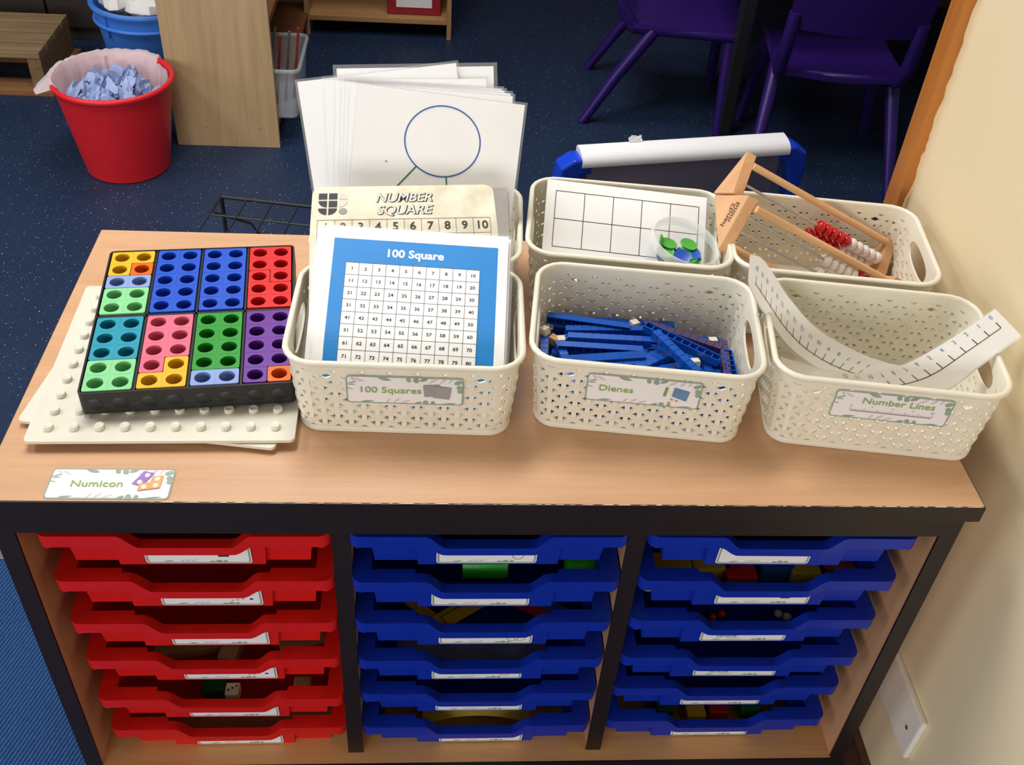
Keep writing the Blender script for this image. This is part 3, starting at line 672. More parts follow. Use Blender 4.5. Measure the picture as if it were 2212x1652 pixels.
for k, (dx, dv, back, sk) in enumerate(((-0.0085, -0.0015, 0.0030, 0.040), (0.003, 0.0, 0.0055, 0.05), (0.0035, -0.001, 0.008, 0.047), (-0.004, -0.003, 0.011, 0.045), (0.004, -0.004, 0.014, 0.05))):
    page('number_sheet', 'white laminated sheet tucked behind the blue 100 Square sheet', 'sheet', 'sheets behind the 100 Square', sheet_fn(XC + dx, sk, back, dv), 0.210, LS - 0.012, paper)
page('number_sheet', 'blue 100 Square sheet with rows of numbers, foremost in its basket', 'sheet', None, sheet_fn(XC, SK, 0.0), 0.210, LS - 0.010, paper, art=art_100(), names=N100)
# the old cream number square board behind them
n0 = Vector((-0.01, -0.487, 0.873)).normalized(); o0 = Vector((0.17, 0.239, 0.135)) - n0 * 0.020
pTL, pTR, pBL, pBR = (hit(*p, o0, n0) for p in ((676.5, 404), (1063, 398), (673, 501), (1070.5, 509)))
exn = (pTR - pTL).normalized(); eyn = (n0.cross(exn)).normalized(); WN = 0.2125
MN = frame((pTL + pTR) / 2, exn, eyn)
nsm = mat('aged_cream_card', 'ece5cc', 0.5, 0.05, 34, col2='cfc5aa')
nb = thing('number_square_board', 'grubby cream NUMBER SQUARE board with rounded corners and black logo', 'number board', M=MN)
pol = rrect(-WN / 2, WN / 2, -0.250, 0.0, 0.010, 6)
bend = lambda u, v, q: Vector((u * (1 + 0.03 * min(1, max(0, -v / 0.06))), v, q - 0.002))
mbn = MB(); sl = [0.0, -0.003, -0.006, -0.010] + [-0.01 - 0.02 * k for k in range(1, 11)]
def wn(v): return WN / 2 - 0.010 + math.sqrt(max(0, 0.010 ** 2 - max(0, 0.010 + v) ** 2)) if v > -0.010 else WN / 2
rowsN = [[bend(-wn(v) + 2 * wn(v) * k / 6, v, 0.0) for k in range(7)] for v in sl]
mbn.add([p for r in rowsN for p in r], [(j * 7 + i, j * 7 + i + 1, j * 7 + 8 + i, j * 7 + 7 + i) for j in range(len(sl) - 1) for i in range(6)])
part('board', mbn, nsm, nb, local=True, solid=0.0018, smooth=40)
A = Art(); gx = -0.0985; cw = 0.0197; gy = -0.0445
for k in range(11): A.line('ln', (gx + cw * k, gy), (gx + cw * k, gy - 0.0788), 0.0005, 1, 6)
for r in range(5): A.line('ln', (gx, gy - cw * r), (gx + 10 * cw, gy - cw * r), 0.0005, 1)
for r in range(4):
    for k in range(10): A.text('nu', str(r * 10 + k + 1), gx + cw * (k + 0.5), gy - cw * (r + 0.5), 0.0145, 0.00025, 0, 1.2)
for st, yy in (('NUMBER', -0.0165), ('SQUARE', -0.0330)):
    A.text('sh', st, 0.0009, yy - 0.0005, 0.0165, 0.0003, 0.25, 1, sx=1.02); A.text('sh', st, 0.0, yy, 0.0165, 0.0003, 0.25, 1.6, sx=1.02); A.text('le', st, 0.0, yy, 0.0165, 0.0, 0.25, 2.4, sx=1.02)
s = 0.0098; x0, y0 = -0.0985, -0.009
def qd(cx, cy, r, a0, a1): return [(cx, cy)] + [(cx + r * math.cos(math.radians(a0 + (a1 - a0) * k / 8)), cy + r * math.sin(math.radians(a0 + (a1 - a0) * k / 8))) for k in range(9)]
g = 0.0118; hgt = 0.0088
A.rect('lo', x0, x0 + s, y0 - 0.008, y0); A.rect('lo', x0 + g, x0 + g + s, y0 - 0.008, y0); A.rect('lo', x0 + g, x0 + g + s, y0 - g * .85 - 0.0085, y0 - g * .85)
A.poly('lo', [(x0 + s - (s) * math.sin(math.radians(10 * k)), y0 - g * .85 - 0.0085 * (math.cos(math.radians(10 * k)))) for k in range(10)] + [(x0 + s, y0 - g * .85)])
A.poly('lo', [(x0 + s - s * math.sin(math.radians(10 * k)), y0 - 2 * g * .85 - 0.0085 * math.cos(math.radians(10 * k))) for k in range(10)] + [(x0 + s, y0 - 2 * g * .85)])
A.poly('lo', [(x0 + g + s * math.sin(math.radians(10 * k)), y0 - 2 * g * .85 - 0.0085 * math.cos(math.radians(10 * k))) for k in range(10)] + [(x0 + g, y0 - 2 * g * .85)])
A.poly('pg', [(x0 + 2 * g, y0 - 0.008)] + [(x0 + 2 * g + s * math.sin(math.radians(10 * k)), y0 - 0.008 + 0.008 * math.cos(math.radians(10 * k))) for k in range(10)])
A.poly('pg', [(x0 + 2 * g, y0 - g * .85)] + [(x0 + 2 * g + s * math.cos(math.radians(10 * k)), y0 - g * .85 - 0.0085 * math.sin(math.radians(10 * k))) for k in range(10)])
A.ell('mg', x0 + 2 * g + s / 2, y0 - 2 * g * .85 - 0.004, s / 2, 0.0043)
A.put(nb, lambda u, v, q: bend(u, v, q + 0.0021), {'ln': ('grid_lines', ink_g), 'nu': ('numbers', ink), 'sh': ('lettering', ink), 'le': ('lettering', mat('old_white', 'f4eeda', .6)), 'lo': ('picture', mat('logo_navy', '25262e', .6)), 'pg': ('picture', mat('logo_pale', 'cfcbbb', .6)), 'mg': ('picture', mat('logo_grey', '94938e', .6))}, eps=0.00012, local=True)
# ------------------------------------------------------------------ tall laminated sheets in the basket behind
tc_, ts_ = math.sin(math.radians(28)), math.cos(math.radians(28))
nP = Vector((0.05 * -0.88, -ts_, tc_)).normalized()
def tall_sheet(pl, pr, back, label, group, L=0.297, m=paper, art=None, names=None, filmb=0.003, nm='laminated_sheet', wd=None):
    o = Vector((0.25, 0.326, 0.005)) - nP * back
    a, b = hit(*pl, o, nP), hit(*pr, o, nP); ex = (b - a).normalized(); ey = nP.cross(ex).normalized(); wd = wd or (b - a).length
    # lower end must stay inside the basket: stop 4 mm over the table top
    c = (a + b) / 2
    low = min((c.z - 0.006 - abs(ex.z) * wd / 2) / ey.z, L)
    M = frame(c - ey * low, ex, ey)
    t = thing(nm, label, 'sheet', M=M, group=group)
    part('paper', MB().box(-wd / 2, wd / 2, 0, low, -0.0002, 0.0002), m, t, local=True)
    if filmb: part('laminate_film', MB().box(-wd / 2 - filmb, wd / 2 + filmb, 0.0, low + filmb, -0.00035, 0.00035), film, t, local=True)
    if art: art(Art(), low, wd).put(t, lambda u, v, q: Vector((u, low + v, 0.0004 + q)), names, eps=0.00015, local=True)
    return t
def circ_art(A, L, wd):
    A.circ('c', 0.0065, -0.0560, 0.0465, 0.0016, 56, e=0.915)
    A.line('g', (-0.0225, -0.0895), (-0.058, -0.135), 0.0016); A.line('h', (0.0155, -0.0975), (0.026, -0.160), 0.0016)
    A.ell('s', -0.060, -0.088, 0.001, 0.0013, 0, 1, 8)
    return A
tall_sheet((775, 180), (1134, 227), 0.0, 'white laminated sheet with a large blue circle outline drawn on it', None, art=circ_art, m=paper2,
           names={'c': ('circle_print', mat('royal_blue_line', '2f5fa8', .6)), 'g': ('line_print', mat('dark_green_line', '2f6a4c', .6)), 'h': ('line_print', mat('dark_green_line', '2f6a4c', .6)), 's': ('ink_spot', mat('brown_spot', 'b0765f', .7))})
G = 'blank sheets fanned behind the circle sheet'
for pl, pr, bk in (((757, 179), (1108, 208), 0.0022), ((748, 176), (1103, 202), 0.0044), ((738, 177), (1090, 196), 0.0066), ((725, 174), (1084, 192), 0.0088), ((700, 172), (1050, 170), 0.0115)):
    tall_sheet(pl, pr, bk, 'blank white laminated sheet in the fan behind the circle sheet', G)
tall_sheet((642, 177), (985, 136), 0.0150, 'blank white laminated sheet turned askew, leaning farthest out of the fan', None)
tall_sheet((727, 148), (1066, 143), 0.0190, 'rearmost tall white laminated sheet with a wide clear plastic margin', None, filmb=0.0045)
tall_sheet((1000, 409), (1096, 405), -0.002, 'pale grey sheet slipped between the circle sheet and the number board', None, m=mat('grey_card', 'd9d7da', .5), filmb=0, L=0.10)
# ------------------------------------------------------------------ ten-square cards
cT = 0.0385
gTL = Vector((0.4195, 0.4575, 0.1130)); exT = Vector((0.996, -0.054, -0.067)).normalized(); eyT = Vector((0.084, 0.78, 0.62)); eyT = (eyT - exT * eyT.dot(exT)).normalized(); ezT = exT.cross(eyT)
oT = CAM + (Vector((0.412, 0.349, 0.175)) - CAM) * 1.095
TLc, TRc, BLc = (hit(*p, oT, ezT) for p in ((1183, 387), (1527, 426), (1168, 549)))
cw_ = (TRc - TLc).length; sc_t = 1.095
gO = hit(1201.6, 412, oT, ezT) - TLc
gu, gv = gO.dot(exT), gO.dot(eyT); cc = 0.035 * sc_t
for k in range(6):
    Lc = 0.186 - 0.004 * k
    M = frame(TLc + exT * cw_ / 2 - eyT * Lc - ezT * (0.0028 * k) + exT * (0.0012 * k * (1 if k % 2 else 1)), exT, eyT)
    t = thing('grid_card', 'white card printed with a ten-square grid, on top of its stack' if k == 0 else 'white card in the stack under the ten-square grid card', 'card', M=M, group='ten-square cards' if k else None)
    part('card', MB().box(-cw_ / 2, cw_ / 2, 0, Lc, -0.0012, 0.0012), paper, t, local=True, bevel=0.0004)
    if k == 0:
        A = Art(); x0, y0 = -cw_ / 2 + gu, Lc + gv
        for q in range(6): A.line('l', (x0 + cc * q, y0), (x0 + cc * q, y0 - 2 * cc), 0.0009)
        for q in range(3): A.line('l', (x0, y0 - cc * q), (x0 + 5 * cc, y0 - cc * q), 0.0009)
        A.put(t, lambda u, v, q: Vector((u, v, 0.0012 + q)), {'l': ('grid_print', ink)}, local=True)
# ------------------------------------------------------------------ pot of counters
RP = (Matrix.Rotation(math.radians(-11), 3, 'Y') @ Matrix.Rotation(math.radians(8), 3, 'X'))
RP = Matrix.Rotation(math.radians(12), 3, 'Y') @ Matrix.Rotation(math.radians(7), 3, 'X')
pr0 = un(1483, 519, z=0.108); ax = RP @ Vector((0, 0, 1)); pb0 = pr0 - ax * 0.072
potm = mat('clear_pot_plastic', 'e9eef0', 0.12, 0.02, 20, alpha=0.11)
pot = thing('counter_pot', 'clear round plastic pot without lid, holding counters', 'pot', pb0)
prof = [(0.034, 0.0), (0.0365, 0.002), (0.0405, 0.055), (0.0425, 0.058), (0.0430, 0.062)]
part('body', MB().lathe(prof + [(0.0395, 0.062), (0.0390, 0.055), (0.0350, 0.003), (0.0, 0.003)], 40, pb0, RP), potm, pot, smooth=40)
part('rim', MB().lathe([(0.0425, 0.060), (0.0462, 0.061), (0.0468, 0.066), (0.0455, 0.072), (0.0435, 0.0725), (0.0420, 0.070), (0.0410, 0.064), (0.0425, 0.060)], 40, pb0, RP, None, False), mat('pot_rim_plastic', 'eef0ef', 0.15, 0.02, 20, alpha=0.38), pot, smooth=60)
cm = MB().lathe([(0.0, 0.0), (0.0112, 0.0), (0.0115, 0.0005), (0.0115, 0.0017), (0.0109, 0.0021), (0.0095, 0.0016), (0.0, 0.0016)], 24)
cgm, cbm = mesh('counter', cm, mat('green_counter', '4fae3f', .35, .05), smooth=40), mesh('counter', cm, mat('blue_counter', '1f55b8', .35, .05), smooth=40)
rc = random.Random(5)
cl = [(0.000, -0.012, 0.040, 0.35, -0.3, 1), (0.012, 0.004, 0.036, 0.05, 0.12, 0), (0.013, 0.003, 0.033, 0.06, 0.10, 1), (0.014, 0.002, 0.0305, 0.05, 0.1, 0), (0.014, 0.003, 0.028, 0.04, 0.1, 1), (0.022, -0.016, 0.034, -0.25, 0.1, 0), (-0.026, 0.008, 0.040, 0.4, 1.0, 0), (-0.018, 0.004, 0.030, 0.2, 0.7, 0), (-0.012, 0.004, 0.029, 0.2, 0.6, 1), (-0.008, 0.006, 0.028, 0.1, 0.55, 0), (0.018, -0.012, 0.026, 0.2, -0.2, 1)]
for k in range(26): cl.append((rc.uniform(-0.02, 0.02), rc.uniform(-0.02, 0.02), 0.006 + 0.0013 * k, rc.uniform(-.2, .2), rc.uniform(-.2, .2), rc.random() < 0.5))
for x, y, z, a, b, c in cl:
    M = Matrix.Translation(pb0) @ RP.to_4x4() @ Matrix.Translation((x, y, z + (0.013 if z > 0.0255 else 0.004))) @ Matrix.Rotation(a, 4, 'X') @ Matrix.Rotation(b, 4, 'Y')
    inst('counter', cbm if c else cgm, M, None, f"small round {'blue' if c else 'green'} plastic counter in the clear pot", 'counter', f"{'blue' if c else 'green'} counters in the pot")
# ------------------------------------------------------------------ wooden bead frames
Pl = un(1520 + 530 / 4.809, 310 + 220 / 4.809, z=0.170); Pr = un(1520 + 1940 / 4.809, 310 + 1020 / 4.809, z=0.060)
uA = (Pr - Pl).normalized(); e1 = Vector((0, 0, 1)).cross(uA).normalized(); e2 = uA.cross(e1); LA = (Pr - Pl).length - 0.004
bead_prof = [(0.0022, -0.0055), (0.0050, -0.0053), (0.0074, -0.0040), (0.0085, -0.0015), (0.0085, 0.0015), (0.0074, 0.0040), (0.0050, 0.0053), (0.0022, 0.0055)]
bm_ = MB().lathe(bead_prof, 18)
bead_r, bead_w = mesh('bead', bm_, mat('red_bead', 'c8141c', 0.15, 0.03), smooth=60), mesh('bead', bm_, mat('white_bead', 'ece4e2', 0.18, 0.02), smooth=60)
def bead_frame(label, shift, tri, dowels, wires, txt=False):
    O = Pl + uA * shift
    M = frame(O, uA, e1)            # local x along the frame, y = e1, z = e2
    t = thing('bead_frame', label, 'bead frame', M=M, group='wooden bead frames')
    for x0, x1 in ((-0.016, 0.0), (LA, LA + 0.016)):
        e = part('end_block', MB().prism(tri, x0, x1, fn=lambda u, v, q: Vector((q, u, v))), wood('beech_block', 'e2b184', 'd4a173', 'z', 0.5, 5, 'c08c5e', 0.03), t, local=True, bevel=0.0012)
        if txt and x0 < 0:
            A = Art(); B1, B3 = Vector(tri[0]), Vector(tri[2]); d = (B1 - B3).normalized(); nn = Vector((-d.y, d.x))
            c = B3 + d * 0.044 + nn * 0.0
            inn = Vector(((tri[0][0] + tri[1][0] + tri[2][0]) / 3, (tri[0][1] + tri[1][1] + tri[2][1]) / 3)); 
            if (inn - c).dot(nn) < 0: nn = -nn
            sgn = -1 if (d.x * nn.y - d.y * nn.x) > 0 else 1
            for st, off in (('hand2', 0.0225), ('mind', 0.0135)):
                vs, fs = text2d(st, 0.0135, 0.0003, 0.0)
                sx = 1.0
                A.raw('k', [tuple(c + d * (a * sx + (0 if st == 'hand2' else 0.006)) + nn * (off + b)) for a, b in vs], fs)
            A.put(e, lambda u, v, q: Vector((-0.016 - q, u, v)), {'k': ('lettering', mat('burnt_brown_ink', '6a4a34', .7))}, local=True)
    for y, z in dowels:
        part('dowel', MB().tube([(0, y, z), (LA * 0.5, y, z), (LA, y, z)], 0.0048, 12), beech_raw, t, local=True, smooth=50)
    for (y, z, start, cols) in wires:
        part('wire', MB().tube([(0, y, z), (LA, y, z)], 0.0020, 8), steel, t, local=True, smooth=50)
        for k, c in enumerate(cols):
            inst('bead', bead_r if c == 'r' else bead_w, Matrix.Translation((start + 0.0113 * k, y, z)) @ Matrix.Rotation(PI / 2, 4, 'Y'), t)
s0 = LA - 0.0113 * 10 + 0.004
bead_frame('wooden bead frame standing behind the one with a lettered end block', 0.0, [(0.010, 0.008), (0.010, -0.063), (-0.031, -0.036)], [(0.001, -0.003), (0.002, -0.050)], [(-0.0165, -0.0237, s0, 'rrrrrwwwww'), (-0.015, -0.041, s0 - 0.006, 'rrrrrwwwww')])
bead_frame('wooden bead frame with brown lettering on its end block', 0.0, [(-0.067, -0.0150), (0.004, -0.0625), (-0.0955, -0.0860)], [(-0.0765, -0.0225), (-0.0960, -0.0745)], [(-0.0790, -0.0370, s0, 'wwwwwrrrrr'), (-0.0870, -0.0545, s0, 'wwwwwrrrrr')], True)
# ------------------------------------------------------------------ base ten rods
def rod_mesh(kind, m):
    mb = MB(); w_ = 0.0049
    if kind == 'solid':
        mb.box(-0.05, 0.05, -0.0043, 0.0043, -0.0043, 0.0043)
        for k in range(10): x = -0.045 + 0.01 * k; mb.box(x - 0.0046, x + 0.0046, -w_, w_, -w_, w_)
    else:
        mb.box(-0.05, 0.05, -w_, w_, -w_, -w_ + 0.0012)
        for s in (-1, 1): mb.box(-0.05, 0.05, s * w_ - 0.0006, s * w_ + 0.0006, -w_, w_)
        for k in range(11): x = -0.05 + 0.01 * k; mb.box(x - 0.0006, x + 0.0006, -w_, w_, -w_ + 0.0006, w_ - (0.0 if k in (0, 10) else 0.0012))
    return mesh('ten_rod', mb, m)
rodb = mat('blue_rod_plastic', '0b51b4', 0.3, 0.06, 40); rodp = mat('purple_rod_plastic', '4b3a63', 0.35, 0.05, 40)
RM = {('s', 'b'): rod_mesh('solid', rodb), ('o', 'b'): rod_mesh('open', rodb), ('s', 'p'): rod_mesh('solid', rodp), ('o', 'p'): rod_mesh('open', rodp)}
cub = MB().box(-0.0048, 0.0048, -0.0048, 0.0048, -0.0048, 0.0048)
cubm = {'w': mesh('unit_cube', cub, mat('ivory_cube', 'e6dcc0', .4, .04), bevel=0.0006), 't': mesh('unit_cube', cub, mat('tan_cube', 'c99a63', .5, .06), bevel=0.0006)}
bx, by, ba = BASK['di']; MD = Matrix.Translation((bx, by, 0)) @ Matrix.Rotation(ba, 4, 'Z')
RG = 'blue rods piled in a basket'
rl = random.Random(3)
for lay, z in enumerate((0.009, 0.0195, 0.030)):
    for r in range(11):
        for c in range(2):
            if lay == 2 and rl.random() < 0.3: continue
            M = MD @ Matrix.Translation((-0.0535 + 0.107 * c + rl.uniform(-.0015, .0015), -0.0625 + 0.0125 * r, z)) @ Matrix.Rotation(rl.uniform(-.015, .015), 4, 'Z') @ Matrix.Rotation(rl.choice((0, PI / 2, PI)), 4, 'X')
            inst('ten_rod', RM[('s' if rl.random() < 0.6 else 'o', 'b')], M, None, 'blue plastic ten rod lying in the pile in the basket of rods', 'rod', RG)
def place_rod(a, b, z, kind='s', colr='b', spin=0.0, tilt=0.0, short=None, lab=None):
    p, q = un(1150 + a[0] / 4.706, 640 + a[1] / 4.706, z=z), un(1150 + b[0] / 4.706, 640 + b[1] / 4.706, z=z)
    d = (q - p).normalized(); c = p + d * 0.05 if short == 'a' else (q - d * 0.05 if short == 'b' else (p + q) / 2)
    inv = MD.inverted(); e_ = [inv @ (c + d * 0.052), inv @ (c - d * 0.052)]; sh = Vector((0, 0, 0))
    for k_, lim in ((0, 0.113), (1, 0.0785)):
        hi_, lo_ = max(v_[k_] for v_ in e_), min(v_[k_] for v_ in e_); sh[k_] = min(0, lim - hi_) + max(0, -lim - lo_)
    c = c + MD.to_3x3() @ sh
    M = frame(c, d, Vector((0, 0, 1)).cross(d)) @ Matrix.Rotation(tilt, 4, 'Y') @ Matrix.Rotation(spin, 4, 'X')
    name = {'b': 'blue', 'p': 'purple'}[colr]
    inst('ten_rod', RM[(kind, colr)], M, None, lab or (f'{name} plastic ten rod lying in the pile in the basket of rods' if colr == 'b' else 'dark purple ten rod among the blue rods piled in a basket'), 'rod', RG if colr == 'b' else 'purple rods among the blue ones')
place_rod((125, 215), (950, 330), 0.047, 'o', spin=PI / 2)
place_rod((350, 350), (1150, 352), 0.044)
place_rod((365, 420), (1200, 465), 0.049)
place_rod((335, 440), (1150, 585), 0.0385, 'o', spin=-PI / 2)
place_rod((320, 515), (1060, 562), 0.046, 'o', spin=PI / 2)
place_rod((1150, 310), (1900, 660), 0.058, 'o', lab='blue hollow ten rod with open cells upward, lying across the pile')
place_rod((1320, 460), (1720, 810), 0.064, tilt=0.05, lab='blue ridged ten rod resting on top across the hollow rod')
place_rod((1040, 760), (1390, 600), 0.046, short='b')
place_rod((1140, 650), (1340, 570), 0.041, short='b')
place_rod((125, 400), (110, 660), 0.042, short='a')
place_rod((370, 655), (1070, 612), 0.051, spin=0.3)
place_rod((440, 715), (1050, 690), 0.046)
place_rod((260, 500), (330, 690), 0.042, short='a')
place_rod((1985, 560), (2040, 850), 0.050, 'o', short='a', tilt=-0.08)
place_rod((1740, 680), (1790, 850), 0.044, short='a')
place_rod((1300, 760), (1520, 720), 0.041, short='b')
place_rod((810, 275), (1250, 300), 0.036)
place_rod((1480, 395), (1920, 545), 0.046, 's', 'p', short='b')
place_rod((1935, 455), (1955, 640), 0.046, 's', 'p', short='a', tilt=-0.05)
for (x, y), z, c in (((1037, 285), 0.045, 'w'), ((125, 350), 0.050, 'w'), ((1835, 465), 0.044, 'w'), ((1655, 680), 0.052, 'w'), ((215, 440), 0.043, 't'), ((290, 450), 0.043, 'w')):
    inst('unit_cube', cubm[c], Matrix.Translation(un(1150 + x / 4.706, 640 + y / 4.706, z=z)) @ Matrix.Rotation(rl.uniform(0, 1), 4, 'Z') @ Matrix.Rotation(rl.uniform(-.2, .2), 4, 'X'), None, 'small ivory unit cube among the blue rods' if c == 'w' else 'tan wooden unit cube among the blue rods', 'cube', 'ivory unit cubes among the rods' if c == 'w' else None)
# ------------------------------------------------------------------ number line strips
def cat(P, t):
    n = len(P) - 1; i = min(int(t * n), n - 1); f = t * n - i
    p0, p1, p2, p3 = P[max(i - 1, 0)], P[i], P[i + 1], P[min(i + 2, n)]
    return 0.5 * (2 * p1 + (p2 - p0) * f + (2 * p0 - 5 * p1 + 4 * p2 - p3) * f * f + (3 * p1 - p0 - 3 * p2 + p3) * f ** 3)
def K(x, y): return (1600 + x / 3.0588, 500 + y / 3.0588)
def strip(label, group, up, lo, art=None, names=None, down=0.0, filmb=True):
    U = [un(*K(x, y), z=z) for x, y, z in up]; Lw = [un(*K(x, y), z=z) for x, y, z in lo]
    mids = [cat(Lw, k / 80) * 0.65 + cat(U, k / 80) * 0.35 for k in range(81)]; acc = [0.0]
    for k in range(80): acc.append(acc[-1] + (mids[k + 1] - mids[k]).length)
    def even(f):               # arc length fraction to spline parameter
        d = f * acc[-1]; k = 0
        while k < 79 and acc[k + 1] < d: k += 1
        return (k + (d - acc[k]) / (acc[k + 1] - acc[k])) / 80
    def fn(s, v, q):           # s along 0..1, v 0 lower edge .. 1 upper edge
        s = min(max(even(s), 0.0), 1.0)
        a, b = cat(Lw, s), cat(U, s); c, d = cat(Lw, min(s + 0.01, 1)), cat(U, min(s + 0.01, 1))
        if s > 0.985: c, d = a + (a - cat(Lw, s - 0.01)), b + (b - cat(U, s - 0.01))
        tn = ((c + d) - (a + b)).normalized(); n = tn.cross((b - a).normalized()); n = n if n.z > 0 else -n
        return a + (b - a) * v + n * q - Vector((0, 0, down))
    mb = MB(); NU, NV = 48, 3
    for q in (0.0, 0.0004): mb.grid(lambda a, b: fn(a, b, q), NU, NV)
    t = thing('number_strip', label, 'number line', fn(0.5, 0.5, 0), 0.0, group)
    part('paper', mb, paper, t, smooth=60)
    if filmb:
        g = MB(); g.grid(lambda a, b: fn(a, -0.05 + 1.1 * b, 0.0002), NU, NV); part('laminate_film', g, film, t, smooth=60)
    if art: art(Art()).put(t, lambda u, v, q: fn(u, v, 0.0004 + q), names, eps=0.00025)
    return t
SN = {'k': ('number_line', ink), 'n': ('numbers', mat('blue_ink', '3f68b0', .6)), 'r': ('red_dots', mat('red_ink', 'd8443c', .6))}
def ticks(A, s0, s1, n0, n1, base, dirv, rl_, red, vs=0.030, alen=0.30):
    # numbers upside down towards the upper edge
    m = abs(n1 - n0)
    for k in range(m + 1):
        s = s0 + (s1 - s0) * k / m; v = base
        A.line('k', (s - 0.0, v), (s, v + 0.20), 0.0035 if not red else 0.0028, 1)
        st = str(n0 + (k if n1 > n0 else -k)); vs_, fs_ = text2d(st, 1.0)
        A.raw('n', [(s + (-a if rl_ else a) * vs, v + 0.40 - b * alen * 0.75 * (1 if rl_ else -1)) for a, b in vs_], fs_)
        if red: A.ell('r', s, v, 0.0045, 0.03, 0, 1.6, 8)
    q = min(s0, s1); w_ = abs(s1 - s0)
    for k in range(24): A.rect('k', q + w_ * k / 24, q + w_ * (k + 1) / 24, base - 0.010, base + 0.010, 1)
    return A
up1 = [(60, 152, 0.176), (132, 172, 0.170), (208, 268, 0.152), (322, 442, 0.118), (505, 642, 0.083), (765, 792, 0.057), (1000, 875, 0.042), (1250, 915, 0.034)]
lo1 = [(48, 330, 0.148), (100, 440, 0.128), (175, 560, 0.103), (292, 725, 0.072), (432, 850, 0.050), (610, 948, 0.034), (810, 1000, 0.024), (1000, 1030, 0.018)]
strip('curled number strip with red dots, its end raised over the next basket', None, up1, lo1, lambda A: ticks(A, 0.060, 0.77, 20, 5, 0.29, 1, True, True, 0.022, 0.22), SN)
for k in range(4):
    o = 8 + 7 * k
    strip('curled white strip nested beneath the strip with red dots', 'nested number strips', [(x + o * .3, y + o, z - 0.003 * (k + 1)) for x, y, z in up1], [(x + o * .3, y + o * 1.2, z - 0.003 * (k + 1)) for x, y, z in lo1][:], None, None, 0.0, filmb=False)
up2 = [(1680, 510, 0.150), (1400, 700, 0.122), (1110, 865, 0.098), (850, 935, 0.086), (600, 920, 0.086), (420, 875, 0.094), (262, 828, 0.105)]
lo2 = [(1850, 685, 0.128), (1600, 865, 0.100), (1340, 1050, 0.072), (1000, 1120, 0.058), (700, 1105, 0.056), (450, 1040, 0.064), (300, 960, 0.078)]
strip('curled number strip with black ticks sticking out beside the wall', None, up2, lo2, lambda A: ticks(A, 0.035, 0.69, 0, 12, 0.48, 1, True, False, 0.022, 0.24), SN)
strip('curled white strip nested under the strip with black ticks', None, [(x + 6, y + 10, z - 0.004) for x, y, z in up2], [(x + 4, y + 12, z - 0.004) for x, y, z in lo2], filmb=False)
# ------------------------------------------------------------------ peg boards, shape tray and shapes
def peg_board(label, fl, fr, z, pegs):
    o = Vector((fl.x, fl.y, z)); d = (fr - fl); d.z = 0; S = 0.284; a = math.atan2(d.y, d.x)
    t = thing('peg_board', label, 'peg board', o, a, 'white peg boards under the black tray')
    part('board', MB().prism(rrect(0, S, 0, S, 0.006, 4), 0.0, 0.004), white_pl, t, local=True, bevel=0.0005)
    if pegs:
        pm = mesh('peg', MB().lathe([(0.0055, 0.0), (0.0052, 0.0048), (0.0046, 0.0054), (0.0026, 0.0052), (0.0, 0.0048)], 18), white_pl, smooth=35)
        for i in range(10):
            for j in range(10): inst('peg', pm, Matrix.Translation((0.022 + 0.02667 * i, 0.0205 + 0.02667 * j, 0.0038)), t)
    return t
peg_board('white plastic peg board with rows of pegs directly under the black tray', un(49, 957, z=0.011), un(634, 954, z=0.011), 0.0092, True)
peg_board('white peg board turned askew, second in the stack under the tray', un(37, 910, z=0.007), un(588, 970, z=0.007), 0.0046, False)
peg_board('lowest white peg board, flat on the worktop', un(44, 905, z=0.003), un(575, 957, z=0.003), 0.0002, False)
aT = math.radians(6.35)
p0 = un(165, 852, z=0.048)
NT = Matrix.Translation((p0.x, p0.y, 0.0186)) @ Matrix.Rotation(aT, 4, 'Z')
cp, cgap, rgap, bd = 0.0262, 0.0040, 0.0065, 0.0035
TWn = 8 * cp + 3 * cgap + 2 * bd; TDn = 10 * cp + rgap + 2 * bd
nt_ = thing('shape_tray', 'black plastic tray holding coloured shapes with round holes', 'tray', M=NT)
part('base', MB().prism(rrect(0, TWn, 0, TDn, 0.006, 4), 0.0, 0.012), black_pl, nt_, local=True, bevel=0.0008)
wl = MB(); R_o = rrect(0, TWn, 0, TDn, 0.006, 5); R_i = rrect(0.002, TWn - 0.002, 0.002, TDn - 0.002, 0.005, 5); nn = len(R_o)
wl.add([(x, y, 0.012) for x, y in R_o] + [(x, y, 0.0295) for x, y in R_o] + [(x, y, 0.0295) for x, y in R_i] + [(x, y, 0.012) for x, y in R_i], [(k * nn + i, k * nn + (i + 1) % nn, (k + 1) * nn + (i + 1) % nn, (k + 1) * nn + i) for k in range(3) for i in range(nn)])
part('side_wall', wl, black_pl, nt_, local=True, smooth=40)
for k in range(3):
    x = bd + (k + 1) * 2 * cp + (k + 0.5) * cgap; part('divider', MB().box(x - 0.0012, x + 0.0012, 0.002, TDn - 0.002, 0.012, 0.0285), black_pl, nt_, local=True)
part('divider', MB().box(0.002, TWn - 0.002, bd + 5 * cp + rgap / 2 - 0.002, bd + 5 * cp + rgap / 2 + 0.002, 0.012, 0.0285), black_pl, nt_, local=True)
bump = mesh('bump', MB().lathe([(0.0095, 0.0), (0.0085, 0.0006), (0.0, 0.0007)], 20), black_pl, smooth=50)
for k in range(8): inst('bump', bump, Matrix.Translation((bd + (k + 0.5) * cp + (k // 2) * cgap, 0.0, 0.014)) @ Matrix.Rotation(PI / 2, 4, 'X') @ Matrix.Scale(0.8, 4, (0, 1, 0)), nt_)
def cell_xy(c, r):           # r counted from the far end
    return bd + c * cp + (c // 2) * cgap, bd + (9 - r) * cp + (rgap if r < 5 else 0)
